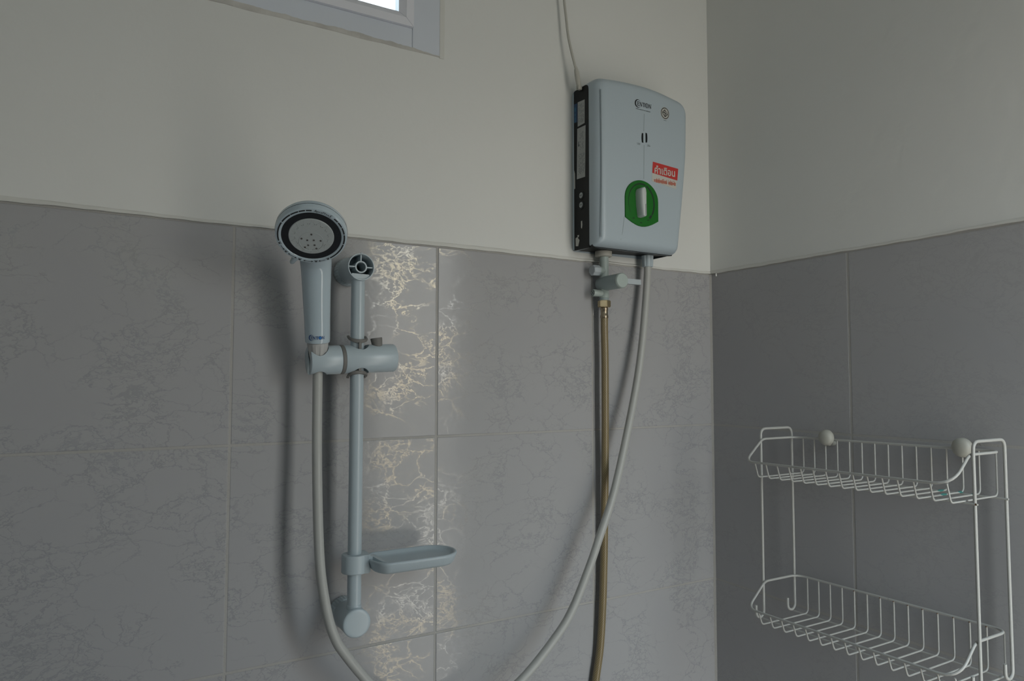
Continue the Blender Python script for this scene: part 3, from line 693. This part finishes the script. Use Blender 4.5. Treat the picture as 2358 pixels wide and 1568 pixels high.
bm = bmesh.new(); e0 = pts[-1]; lathe(bm, [(0.009, 0.02), (0.011, 0.018), (0.011, -0.01), (0.008, -0.012), (0.008, -0.04), (0, -0.04)], e0, Z, 16)
tube(bm, [e0+Vector((0, 0, -0.028)), e0+Vector((0, 0.012, -0.028))], 0.008, 14); obj('wall_tap', bm, M['ferrule'], supply)

# ================================================================ POWER CABLE
cord = thing('power_cable', on_left(1325, 150, 0.028), 'thin white power cable running down the wall into the heater\'s upper left side', 'cable')
cp = [on_left(*q) for q in ((1290, -160, 0.016), (1295, -60, 0.018), (1299, 0, 0.019), (1303.5, 40, 0.020), (1308, 80, 0.022), (1315, 115, 0.025), (1322.5, 145, 0.028), (1329, 170, 0.029), (1333.5, 190, 0.030))]
cp[-1].x = -0.3425; cp[-2].x = min(cp[-2].x, -0.3445)
bm = bmesh.new(); tube(bm, catmull(cp, 6), 0.0022, 10); obj('cord', bm, M['cream'], cord)
bm = bmesh.new(); s0, s1 = on_left(1325.5, 152, 0.0285), on_left(1336.5, 203, 0.031); s1.x = -0.3425
tube(bm, catmull([s0, s0.lerp(s1, 0.25), s0.lerp(s1, 0.6), s1], 5), [0.0012, 0.0020, 0.0027, 0.0033, 0.0037, 0.0040, 0.0042, 0.0043, 0.0044, 0.0044, 0.0045, 0.0044, 0.0043, 0.0041, 0.0036, 0.0030], 12); sheath = obj('cable_sheath', bm, M['cream'], cord)
bm = bmesh.new(); box(bm, s1+Vector((-0.004, -0.004, -0.004)), s1+Vector((0.004, -0.0005, 0.003)), 0.001, 2); box(bm, s1+Vector((-0.004, 0.001, -0.003)), s1+Vector((0.004, 0.004, 0.004)), 0.001, 2); obj('sheath_end', bm, M['cream'], sheath)

# ================================================================ SHOWER RAIL
RX, RD = -0.7411, 0.052
ZT, ZB = 0.2459, -0.2420
rail = thing('shower_rail', (RX, -0.002, ZB), 'vertical pale slide rail with hollow spoked top bracket and capped lower bracket', 'shower rail')
bm = bmesh.new(); tube(bm, [Vector((RX, -RD, z)) for z in (ZB+0.016, ZB+0.022, -0.1, 0.0, 0.12, ZT-0.016)], 0.0095, 28); obj('pole', bm, M['rail'], rail)
def ribbed(z, r):
    bm = bmesh.new(); n = 120
    prof = [(r-0.002, 0.0), (r, 0.0015), (r, 0.017), (r-0.0016, 0.0195), (r-0.003, 0.0200)]
    lathe(bm, prof, (RX, 0.0, z), -Y, n, ripple=lambda j, k: 0.0 if j in (0, 3, 4) else (0.014 if (k % 4) < 2 else -0.014))
    return bm
# upper bracket: open end with hub and spokes
bm = bmesh.new(); ro = 0.0192
lathe(bm, [(ro-0.0008, 0.018), (ro, 0.0185), (ro, 0.0650), (ro-0.0003, 0.0660), (ro-0.0015, 0.0660), (ro-0.0022, 0.064), (ro-0.0026, 0.034), (0, 0.034)], (RX, 0, ZT), -Y, 48)
ub = obj('upper_bracket', bm, M['rail'], rail, 'hollow upper bracket with spokes, its cap missing')
obj('wall_flange', ribbed(ZT, 0.0203), M['rail'], rail)
bm = bmesh.new(); lathe(bm, [(0.0085, 0.035), (0.0085, 0.0648), (0.0066, 0.0648), (0.0064, 0.035)], (RX, 0, ZT), -Y, 32); obj('hub', bm, M['rail'], ub)
for a in (0, 90, 180):
    d = Vector((math.cos(math.radians(a)), 0, math.sin(math.radians(a)))); t = Vector((-d.z, 0, d.x)); bm = bmesh.new()
    o_ = Vector((RX, 0, ZT)); q = [o_+d*r*1.0+t*w for r, w in ((0.0080, -0.0009), (ro-0.0018, -0.0008), (ro-0.0018, 0.0008), (0.0080, 0.0009))]
    prism(bm, [p-Y*0.036 for p in q], [p-Y*0.0640 for p in q]); obj('spoke', bm, M['rail'], ub, None, 0)
bm = bmesh.new(); q = [(-0.0125, -0.0093), (0.0120, -0.0098), (0.0123, -0.0120), (0.0085, -0.0156), (0.0, -0.0176), (-0.0085, -0.0156), (-0.0125, -0.0118)]
prism(bm, [Vector((RX+a, -0.036, ZT+c)) for a, c in q], [Vector((RX+a, -0.0635, ZT+c)) for a, c in q]); obj('lock_block', bm, M['rail'], ub, None, 0)
bm = bmesh.new(); box(bm, (RX-0.0012, -0.064, ZT+ro-0.001), (RX+0.0012, -0.0665, ZT+ro+0.0008), 0.0004, 1); obj('index_nib', bm, M['rail'], ub)
# lower bracket with cap
bm = bmesh.new(); lathe(bm, [(ro-0.0008, 0.018), (ro, 0.0185), (ro, 0.0605), (ro-0.0006, 0.0612)], (RX, 0, ZB), -Y, 48); lb = obj('lower_bracket', bm, M['rail'], rail)
obj('wall_flange', ribbed(ZB, 0.0203), M['rail'], rail)
bm = bmesh.new(); lathe(bm, [(ro-0.0014, 0.0606), (ro-0.0014, 0.0618), (ro+0.0002, 0.0620), (ro+0.0003, 0.0646), (ro-0.0004, 0.0658), (ro-0.0020, 0.0665), (ro-0.005, 0.0667), (0, 0.0668)], (RX, 0, ZB), -Y, 48); obj('end_cap', bm, M['rail'], lb, 'round push-in end cap')
bm = bmesh.new(); lathe(bm, [(0.0099, 0.0), (0.0101, 0.001), (0.0101, 0.006), (0.0097, 0.0068)], (RX, -RD, ZB+0.0155), Z, 28); obj('pole_sleeve', bm, M['rail'], lb)

# ================================================================ SLIDING HOLDER
HC = Vector((-0.748, -RD+0.001, on_left(810, 827, RD).z))
tilt = Matrix.Rotation(math.radians(-2.6), 3, 'Y')
HX = (tilt @ X).normalized(); 
Bh = on_left(731.5, 786, 0.061); Th = on_left(727.5, 603, 0.083)      # bottom and top of the hand shower's handle
AX = (Th-Bh).normalized()
xl = on_left(712, 828, RD+0.004).x; xr = on_left(908.5, 825, RD).x
def hx(x): return HC + HX*((x-HC.x)/HX.x)
holder = thing('handset_holder', HC, 'barrel-shaped sliding hand shower holder with grey knob on the slide rail', 'shower holder')
HR = 0.0200
xring0, xring1 = on_left(790.5, 828, RD+0.018).x, on_left(799.5, 828, RD+0.018).x
def barrel(x0, x1, r, e0, e1):
    bm = bmesh.new(); L_ = (hx(x1)-hx(x0)).length
    lathe(bm, [(r-e0, 0.0), (r-e0*0.3, e0*0.3), (r, e0), (r, L_-e1), (r-e1*0.3, L_-e1*0.3), (r-e1, L_)], hx(x0), HX, 64); return bm
body = barrel(xring1, xr, HR, 0.0004, 0.003)
cut = bmesh.new(); lathe(cut, [(0.0135, -0.05), (0.0135, 0.05)], (RX+0.0025, -RD-0.001, HC.z), Z, 40)
obj('clamp_barrel', boolean(body, cut), M['holder'], holder, None, 30)
body = barrel(xl, xring0, HR, 0.0015, 0.0004)
sock = Bh - AX*((Bh.z-HC.z)/AX.z)
cut = bmesh.new(); lathe(cut, [(0.0100, -0.045), (0.0112, -0.012), (0.0150, 0.022), (0.0170, 0.05)], sock, AX, 32); body = boolean(body, cut)
cut = bmesh.new(); ya = AX.cross(X).normalized(); q = [(-0.0085,), (0.0085,)]
P0 = [sock+ya*s*0.0062+AX*t for s, t in ((-1, -0.05), (1, -0.05), (1, 0.05), (-1, 0.05))]
prism(cut, [p+X*0.002 for p in P0], [p-X*0.05 for p in P0]); body = boolean(body, cut)
obj('socket_barrel', body, M['holder'], holder, None, 30)
obj('washer', barrel(xring0+0.0002, xring1-0.0002, HR+0.0003, 0.0004, 0.0004), M['greyrubber'], holder, 'grey washer between the two barrels')
def saddle(z0, sgn, name):                                # curved grey clip round the pole, its tab towards the barrel
    bm = bmesh.new(); loops = []
    for k in range(-12, 13):
        a = k/12*math.radians(112); h = 0.0026*math.cos(k/12*1.35)+0.0002; zc_ = z0+sgn*0.0095*(1-math.cos(a*0.72)); q = Vector((math.sin(a)*1.10, -math.cos(a), 0)); c0 = Vector((RX, -RD, zc_))
        loops.append([c0+q*0.0100-Z*h, c0+q*0.0128-Z*h*0.8, c0+q*0.0133, c0+q*0.0128+Z*h*0.8, c0+q*0.0100+Z*h])
    loft(bm, loops)
    box(bm, (RX-0.002, -RD-0.0137, z0-sgn*0.0010), (RX+0.002, -RD-0.0112, z0-sgn*0.0105), 0.0005, 1)
    obj(name, bm, M['greyrubber'], holder, 'grey saddle clip around the pole')
saddle(on_left(822, 785.5, RD+0.0128).z, 1, 'saddle_clip'); saddle(on_left(822, 856.5, RD+0.0128).z, -1, 'saddle_clip')
kp = on_left(869, 797, RD+0.003); bm = bmesh.new()
lathe(bm, [(0.0066, -0.006), (0.0072, 0.0), (0.0084, 0.0105), (0.0080, 0.0117), (0, 0.0119)], kp, Vector((-0.16, 0.02, 1)), 28); 
obj('lock_knob', bm, M['greyrubber'], holder, 'grey locking knob')

# ================================================================ HAND SHOWER
shower = thing('hand_shower', Bh, 'white hand shower with round black-ringed spray head standing in the slide holder', 'hand shower')
FC = on_left(717, 545, 0.152)                              # centre of the spray face
view = (CAM-FC).normalized(); ir = RT - view*RT.dot(view); ir.normalize(); iu = view.cross(ir).normalized()
if iu.z < 0: iu = -iu
ct, stt = math.cos(math.radians(38.6)), math.sin(math.radians(38.6)); ph = math.radians(5.5)
NF = (view*ct + (-ir*math.sin(ph) - iu*math.cos(ph))*stt).normalized()
E1 = (ir*math.cos(ph) - iu*math.sin(ph)); E1 = (E1-NF*E1.dot(NF)).normalized(); E2 = NF.cross(E1).normalized()
if E2.z < 0: E2 = -E2
RF = 80.0*(FC-CAM).dot(FW)/F_PX
bm = bmesh.new(); bl = RF*67.5/80; 
lathe(bm, [(bl-0.001, -0.004), (bl-0.0002, -0.0006), (bl+0.0006, 0.0), (RF-0.0016, 0.0), (RF-0.0004, -0.0006), (RF, -0.0018), (RF+0.0006, -0.0086), (RF-0.0001, -0.0090), (RF+0.0006, -0.0096), (RF+0.0004, -0.0140), (RF-0.0012, -0.0170), (RF-0.0045, -0.0205), (RF-0.010, -0.0242), (RF-0.018, -0.0275), (0.012, -0.0300), (0, -0.0305)], FC, NF, 64)
head = obj('spray_head', bm, M['plastic'], shower)
bm = bmesh.new(); torus(bm, FC-NF*0.0090, NF, RF+0.0003, 0.00050, 72, 6); obj('seam_ring', bm, M['black'], head)
ri = RF*50.8/80
bm = bmesh.new(); lathe(bm, [(bl, -0.0008), (bl-0.0012, -0.0012), (ri+0.001, -0.0012), (ri-0.002, -0.002)], FC, NF, 64); obj('dark_ring', bm, M['ringdark'], head, 'charcoal ring around the nozzle plate')
bm = bmesh.new(); lathe(bm, [(ri, -0.003), (ri, -0.0004), (ri-0.0006, 0.0002), (ri*0.5, 0.0004), (0, 0.0004)], FC, NF, 56); plate = obj('nozzle_plate', bm, M['face'], head)
def fpix(cx, cy, r_=1.0):                                 # a spot on the spray face, from a close-up measurement
    dx, dy = (cx-802)/9.22, -(cy-885)/9.22
    q = ir*dx + iu*dy; a = q.dot(ir*math.cos(ph)-iu*math.sin(ph)); c_ = q.dot(ir*math.sin(ph)+iu*math.cos(ph))/ct
    return a/80*RF, c_/80*RF
def fp(a, c_, h=0.0005): return FC+E1*a+E2*c_+NF*h
bm = bmesh.new(); a, c_ = fpix(797, 985); torus(bm, fp(a, c_, 0.0003), NF, RF*27.3/80, 0.00042, 48, 6); torus(bm, fp(a, c_+0.001, 0.0003), NF, RF*12/80, 0.0002, 32, 6); obj('centre_ridge', bm, M['face'], head)
nm = bmesh.new(); lathe(nm, [(0.0013, 0.0), (0.0011, 0.0004), (0.0004, 0.0003), (0, 0.0003)], (0, 0, 0), NF, 10); nme = finish(nm, 'nozzle', M['nozzle'], 30)
for cx_, cy_ in ((805, 835), (600, 920), (990, 968), (662, 1105), (900, 1133), (715, 955), (850, 955), (730, 1060), (862, 1060)):
    a, c_ = fpix(cx_, cy_); link_mesh('nozzle', nme, head, None, fp(a, c_, 0.0005)-Bh)
bm = bmesh.new()
for k in range(16):
    for d in (-0.055, 0.055):
        a = 2*PI*(k+0.5)/16+d; r_ = ri*0.735; lathe(bm, [(0.00042, 0), (0.0003, 0.0002), (0, 0.0002)], fp(r_*math.cos(a), r_*math.sin(a), 0.0004), NF, 6)
so = obj('fine_nozzles', bm, M['nozzle'], head); so['kind'] = 'stuff'
bm = bmesh.new()
for k in range(16):
    a0, a1, a2 = (2*PI*(k+s)/16 for s in (-0.5, 0, 0.5)); tip = fp(ri*0.95*math.cos(a1), ri*0.95*math.sin(a1), 0.0003)
    for a in (a0, a2): tube(bm, [fp(ri*0.66*math.cos(a), ri*0.66*math.sin(a), 0.0003), tip], 0.00019, 5)
    tube(bm, [fp(ri*0.58*math.cos(a1), ri*0.58*math.sin(a1), 0.0003), fp(ri*0.66*math.cos(a0), ri*0.66*math.sin(a0), 0.0003)], 0.00017, 5)
obj('petal_relief', bm, M['face'], head)
# printed dial marks round the rim
bm = bmesh.new()
def fang(cx_, cy_): a, c_ = fpix(cx_, cy_); return math.atan2(c_, a)
def arc_seg(a0, a1, r0, r1, n=8):
    while a1-a0 > PI: a1 -= 2*PI
    while a1-a0 < -PI: a1 += 2*PI
    for k in range(n):
        q0, q1 = a0+(a1-a0)*k/n, a0+(a1-a0)*(k+1)/n
        bm.faces.new([bm.verts.new(fp(r*math.cos(a), r*math.sin(a), 0.0002)) for r, a in ((r0, q0), (r0, q1), (r1, q1), (r1, q0))])
RA0, RA1 = RF*0.905, RF*0.945
for A, B in (((130, 965), (215, 592)), ((222, 572), (393, 437)), ((404, 433), (560, 375)), ((573, 373), (698, 356)), ((716, 356), (828, 357)),
             ((1262, 528), (1332, 590)), ((1342, 605), (1408, 697)), ((1416, 710), (1472, 838)), ((1475, 855), (1473, 1045)), ((1462, 1060), (1187, 1353))):
    arc_seg(fang(*A), fang(*B), RA0, RA1)
RM = (RA0+RA1)/2
def tri(a, s): # arrow head at angle a pointing along +/- angle
    bm.faces.new([bm.verts.new(fp(r*math.cos(q), r*math.sin(q), 0.0002)) for r, q in ((RM, a+s*0.045), (RM-0.0013, a-s*0.03), (RM, a-s*0.01), (RM+0.0013, a-s*0.03))])
for A, B, both in (((178, 1060), (245, 1152), 0), ((318, 1232), (478, 1333), 1), ((618, 1392), (815, 1419), 1), ((1080, 1391), (937, 1415), 0)):
    a0, a1 = fang(*A), fang(*B)
    while a1-a0 > PI: a1 -= 2*PI
    while a1-a0 < -PI: a1 += 2*PI
    s = 1 if a1 > a0 else -1; arc_seg(a0, a1, RM-0.00028, RM+0.00028, 5); tri(a1-s*0.03, s)
    if both: tri(a0+s*0.03, -s)
for cx_, cy_ in ((155, 1012), (275, 1190), (540, 1365), (880, 1425), (1140, 1372)):
    a = fang(cx_, cy_); t = Vector((-math.sin(a), math.cos(a))); rr_ = Vector((math.cos(a), math.sin(a))); o2 = rr_*RM
    for pts_ in ([(-0.0011, 0.0012), (0.0011, 0.0012), (0.0017, -0.0002), (-0.0017, -0.0002)], [(-0.0016, -0.0005), (-0.0009, -0.0005), (-0.0016, -0.0020), (-0.0022, -0.0018)], [(-0.0004, -0.0005), (0.0004, -0.0005), (0.0004, -0.0019), (-0.0004, -0.0019)], [(0.0009, -0.0005), (0.0016, -0.0005), (0.0022, -0.0018), (0.0016, -0.0020)]):
        bm.faces.new([bm.verts.new(fp(*(o2 + t*(-x_) - rr_*y_*(-1)), 0.0002)) for x_, y_ in pts_])
obj('printed_marks', bm, M['print'], head, None, 0)
bm = bmesh.new(); a0, a1 = fang(868, 372), fang(1225, 478); word = 'AquaMax5'; ws = [1.0, 0.85, 0.85, 0.85, 1.25, 0.85, 0.85, 1.1]; tot = sum(ws); acc = 0
for ch, w in zip(word, ws):
    am = a0+(a1-a0)*((acc+w/2)/tot); acc += w; vs, fs = text2d(ch, 0.35, 0.0)
    if not vs: continue
    x0, x1 = min(v[0] for v in vs), max(v[0] for v in vs); s_ = 0.0058 if ch == '5' else (0.0047 if ch in 'AM' else 0.0044)
    t = Vector((math.sin(am), -math.cos(am))); rr_ = Vector((math.cos(am), math.sin(am))); o2 = rr_*(RM-s_*0.33)
    put2d(bm, vs, fs, lambda x_, y_: fp(*(o2+t*(x_-(x0+x1)/2)*s_+rr_*y_*s_), 0.0002))
obj('lettering', bm, M['print'], head, None, 0)
bm = bmesh.new(); a, c_ = fpix(455, 1395); p = fp(a, c_, -0.008); ld = (p-FC); ld = (ld-NF*ld.dot(NF)).normalized()
tube(bm, [p-ld*0.006, p+ld*0.004, p+ld*0.0125-NF*0.001, p+ld*0.0140-NF*0.001], [0.0042, 0.0040, 0.0028, 0.0018], 12); obj('selector_lever', bm, M['plastic'], head)
# handle, swelling into the back of the head
back = FC-NF*0.018 - E2*0.012
hpts = [Bh, Bh+AX*0.002, Bh.lerp(Th, 0.3), Bh.lerp(Th, 0.65), Th, Th.lerp(back, 0.55)+AX*0.008, back+AX*0.006]
cpts = catmull(hpts, 6); ctl = [0.0150, 0.0163, 0.0170, 0.0183, 0.0203, 0.0215, 0.016]; rs = []
for i in range(len(cpts)):
    t = i/6; k0 = min(int(t), 5); f_ = t-k0; rs.append(ctl[k0]*(1-f_)+ctl[k0+1]*f_)
bm = bmesh.new(); tube(bm, cpts, rs, 40); hnd = obj('handle', bm, M['plastic'], shower, None, 50)
# wordmark wrapped on the handle
vb = (CAM-Bh); vb = (vb-AX*vb.dot(AX)).normalized(); hb = AX.cross(vb).normalized()
if hb.dot(RT) < 0: hb = -hb
lw = 36.0/F_PX*(Bh-CAM).dot(FW); kk = lw/2.64; rr0 = 0.01665
t0 = (779.5-786.0)
lc = Bh + AX*0.0075
def wrap(a, c_, d=0.0):
    s = (a-1.32)*kk - 0.0015; th = s/rr0; rad = rr0+0.00035+d
    return lc + AX*(c_*kk) + vb*math.cos(th)*rad + hb*math.sin(th)*rad
add_logo(wrap, hnd, M['blueprint'], M['bluedot'], None)
bm = bmesh.new(); lathe(bm, [(0.0085, -0.029), (0.0097, -0.027), (0.0112, -0.018), (0.0132, -0.0065), (0.0140, -0.0015), (0.0138, -0.0008), (0.0130, 0.0)], Bh-AX*0.0008, AX, 96,
      ripple=lambda j, k: (0.035 if (k % 12) < 7 else -0.035) if 0 < j < 4 else 0.0); obj('cone_nut', bm, M['nut'], shower, 'off-white ribbed cone nut')

# ================================================================ WHITE SHOWER HOSE
OD = 0.025
zo = on_left(1490, 594, OD).z
ox = on_left(1491, 590, OD).x
hose = thing('shower_hose', (ox, -OD, zo), 'long white plastic shower hose looping from the heater outlet to the slide holder', 'hose')
st0 = Bh-AX*0.0302; st1 = Bh-AX*0.044
hp = [(731.5, 862, 0.0515), (731, 900, 0.0505), (730, 980, 0.050), (730, 1060, 0.051), (731, 1140, 0.054), (733, 1220, 0.057), (737, 1300, 0.061), (744, 1360, 0.063), (756.5, 1425, 0.064), (772, 1470, 0.064), (790, 1500, 0.064), (846, 1568, 0.062),
      (920, 1634, 0.060), (1010, 1670, 0.060), (1105, 1640, 0.061), (1198, 1568, 0.062), (1279, 1468, 0.062), (1319.5, 1400, 0.062), (1359, 1300, 0.061), (1381, 1235, 0.060), (1409, 1150, 0.055), (1433, 1050, 0.049), (1463, 900, 0.038), (1477.5, 800, 0.032), (1486.5, 700, 0.027), (1490.3, 640, 0.025)]
pts = [st0] + [on_left(*q) for q in hp]
pts.append(Vector((ox, -OD, zo-0.012)))
bm = bmesh.new(); tube(bm, catmull(pts, 7), 0.0066, 20); obj('tube', bm, M['whitehose'], hose)
bm = bmesh.new(); zb_ = on_left(1491, 615, OD).z; zt_ = 0.3165
lathe(bm, [(0.0092, zb_-zo), (0.0098, zb_-zo+0.0010), (0.0104, (zt_-zo)*0.6), (0.0108, zt_-zo)], (ox, -OD, zo), Z, 96,
      ripple=lambda j, k: (0.03 if (k % 10) < 5 else -0.03) if j in (1, 2, 3) else 0.0); obj('outlet_nut', bm, M['matte_plastic'], hose, 'ribbed pale blue connector nut', 30)

# ================================================================ SOAP DISH
zs0 = on_left(806, 1327, RD+0.018).z; zs1 = on_left(806, 1284, RD+0.018).z
dish = thing('soap_dish', (RX, -RD, zs0), 'oval pale plastic soap dish clamped round the lower slide rail', 'soap dish')
q = [(RX+0.0178*math.cos(a), -RD+0.0178*math.sin(a)) for a in [math.radians(60+240*k/20) for k in range(21)]]
q += [(RX+0.0150, -RD-0.0165), (RX+0.0190, -RD-0.0120), (RX+0.0190, -RD+0.0150)]
cl = [Vector((a, c, 0)) for a, c in q]; cc = Vector((RX+0.001, -RD, 0))
sc2 = lambda s, z: [Vector((cc.x+(p.x-cc.x)*s, cc.y+(p.y-cc.y)*s, z)) for p in cl]
bm = bmesh.new(); loft(bm, [sc2(0.96, zs0), sc2(1.0, zs0+0.0012), sc2(1.0, zs1-0.0020), sc2(0.985, zs1-0.0006), sc2(0.95, zs1)])
cut = bmesh.new(); lathe(cut, [(0.0098, -0.05), (0.0098, 0.08)], (RX, -RD, zs0), Z, 32)
obj('clamp_ring', boolean(bm, cut), M['matte_plastic'], dish, None, 30)
zr = on_left(940, 1289, 0.098).z                           # rim height
x1 = on_left(1046, 1277, 0.066).x; x0 = RX+0.0150; dc, dw = 0.066, 0.037
def stadium(w, inx, z, n=14):                              # rounded oblong in plan
    xa, xb = x0+inx, x1-inx; r = w; P = []
    for k in range(n+1): a = -PI/2+PI*k/n; P.append(Vector((xb-r*0.95+r*0.95*math.cos(a), -dc+r*math.sin(a), z)))
    for k in range(n+1): a = PI/2+PI*k/n; P.append(Vector((xa+r*0.55+r*0.55*math.cos(a), -dc+r*math.sin(a), z)))
    return P
bm = bmesh.new(); hgt = 0.0175
loft(bm, [stadium(dw-0.015, 0.0125, zr-hgt), stadium(dw-0.009, 0.0070, zr-hgt+0.0008), stadium(dw-0.0055, 0.0040, zr-hgt+0.0040), stadium(dw-0.0012, 0.0006, zr-0.0048), stadium(dw, 0.0, zr-0.0026), stadium(dw-0.0006, 0.0004, zr-0.0008), stadium(dw-0.0020, 0.0016, zr),
          stadium(dw-0.0040, 0.0032, zr-0.0002), stadium(dw-0.0056, 0.0046, zr-0.0014), stadium(dw-0.0072, 0.0060, zr-0.0040), stadium(dw-0.0105, 0.0085, zr-0.0058), stadium(dw-0.017, 0.014, zr-0.0064)])
tray = obj('tray', bm, M['matte_plastic'], dish, None, 45)
bm = bmesh.new()
loft(bm, [[Vector((x, y0_, z0_)), Vector((x, y1_, z0_)), Vector((x, y1_, z0_-h_)), Vector((x, y0_, z0_-h_))] for x, y0_, y1_, z0_, h_ in
     ((RX+0.0120, -RD+0.0135, -RD-0.0150, zs1-0.0006, 0.012), (x0+0.0060, -RD+0.0140, -RD-0.0160, zs1*0.5+zr*0.5-0.0002, 0.008), (x0+0.0120, -dc+0.0260, -dc-0.0190, zr-0.0004, 0.006), (x0+0.0190, -dc+0.0290, -dc-0.0250, zr-0.0020, 0.0045))])
obj('bridge', bm, M['matte_plastic'], dish, None, 0)

# ================================================================ WIRE RACK on the right wall
yL, yR = -0.1960, -0.5305
rack = thing('wire_rack', (-0.012, yL, -0.30), 'two-tier white wire shower rack hanging on the darker right-hand wall', 'rack')
def T(p): return Vector((p[0], p[1], p[2]+(yL-p[1])*0.0118))    # the rack hangs a touch askew
def wire(name, pts, r, fil, seg=10, parent=rack, m_=None, n=5, label=None):
    bm = bmesh.new(); tube(bm, fillet([T(p) for p in pts], fil, n), r, seg); return obj(name, bm, m_ or M['wire'], parent, label, 60)
XB, XF = -0.0120, -0.0905
def hook(x, y):                                            # J at the foot of a post, curling away from the wall
    P = [Vector((x, y, -0.2925))]
    for k in range(1, 9):
        a = -PI*k/8; P.append(Vector((x-0.0092+0.0092*math.cos(a), y, -0.2925+0.0092*math.sin(a))))
    P.append(Vector((x-0.0184, y, -0.2810))); return P
for y in (yL, yR):
    top = fillet([T(p) for p in ((XF, y, -0.06), (XF, y, 0.0068), (XB-0.001, y, 0.0068), (XB-0.001, y, -0.06))], 0.012, 6)
    hf = [T(p) for p in hook(XF, y)][::-1]; hb_ = [T(p) for p in hook(XB-0.001, y)]
    bm = bmesh.new(); tube(bm, hf + top + hb_, 0.00215, 12); obj('side_frame', bm, M['wire'], rack, None, 60)
def basket(zrim, zfront, zfloor, y_first, rust):
    ya, yb_ = yL-0.0042, yR+0.0042
    XR = -0.1330
    loop = [(XB, (ya+yb_)/2, zrim), (XB, ya, zrim), (XF-0.001, ya, zrim), (XR, ya, zfront), (XR, yb_, zfront), (XF-0.001, yb_, zrim), (XB, yb_, zrim), (XB, (ya+yb_)/2-0.0005, zrim)]
    wire('rim', loop, 0.0019, [0, 0.020, 0.008, 0.017, 0.028, 0.008, 0.020, 0], 12, n=8)
    ys = [y_first-0.02148*k for k in range(15)]
    for k, y in enumerate(ys):
        wire('basket_wire', [(XB-0.0005, y, zrim-0.0005), (XB-0.0005, y, zfloor), (-0.1245, y, zfloor), (XR+0.0003, y, zfront+0.0005)], 0.00125, [0, 0.0075, 0.005, 0], 8, n=4)
        if rust(k):
            bm = bmesh.new(); p = T((XB-0.0016, y, zrim-0.0012)); bmesh.ops.create_icosphere(bm, subdivisions=1, radius=0.0010, matrix=Matrix.Translation(p)); obj('rust_spot', bm, M['rust'], rack)
    for x in (XB-0.0035, XF-0.0032):
        wire('under_bar', [(x, yL+0.0035, zfloor-0.0025), (x, (yL+yR)/2, zfloor-0.0025), (x, yR-0.0038, zfloor-0.0025)], 0.0013, 0, 8)
basket(-0.0100, -0.0450, -0.0690, -0.2189, lambda k: False)
basket(-0.2440, -0.2815, -0.3025, -0.2212, lambda k: k in (4, 6, 7, 8, 9, 10, 11, 12, 13, 14))
bm = bmesh.new(); p = T((XF-0.0032, yR-0.0042, -0.0715)); bmesh.ops.create_uvsphere(bm, u_segments=10, v_segments=8, radius=0.0014, matrix=Matrix.Translation(p)); obj('bar_end', bm, M['cream'], rack)
bm = bmesh.new(); tube(bm, [p+Vector((0, 0.0022, 0)), p+Vector((0, 0.0005, 0))], 0.00135, 8); obj('rust_spot', bm, M['rust'], rack)
zfl = -0.0690+0.0034
for i, (y, xa, xb_) in enumerate(((-0.4552-0.0, -0.022, -0.040), (-0.4767, -0.055, -0.072), (-0.4767, -0.015, -0.028), (-0.4982, -0.027, -0.035))):
    bm = bmesh.new(); z = T((0, y, -0.0690)).z; tube(bm, [Vector((xa, y, z)), Vector(((xa+xb_)/2, y+0.0003, z+0.0003)), Vector((xb_, y, z))], [0.0012, 0.0017, 0.0011], 8); obj('teal_residue', bm, M['teal'], rack, 'teal plastic residue stuck on the wire')
def wall_knob(u, v, D, r, label):
    p = on_right(u, v, D); k = thing('wall_knob', (0.0, p.y, p.z), label, 'knob', 'cream knobs holding the rack')
    bm = bmesh.new(); lathe(bm, [(0.0045, 0.0), (0.0045, 0.0165)], (0, p.y, p.z-0.0095 if r > 0 else p.z), -X, 16); obj('neck', bm, M['creamknob'], k)
    bm = bmesh.new(); lathe(bm, [(0.004, 0.0145), (r*0.9, 0.0150), (r, 0.0168), (r, 0.0200), (r*0.96, 0.0225), (r*0.86, 0.0250), (r*0.6, 0.0275), (r*0.3, 0.0285), (0, 0.0288)], (0, p.y, p.z), -X, 32); obj('knob_cap', bm, M['creamknob'], k)
wall_knob(1900, 1007.5, 0.022, 0.0129, 'round cream wall knob nearer the room corner on the rack\'s back rim')
wall_knob(2213, 1030.5, 0.022, 0.0134, 'round cream wall knob beside the right-hand post of the wire rack')
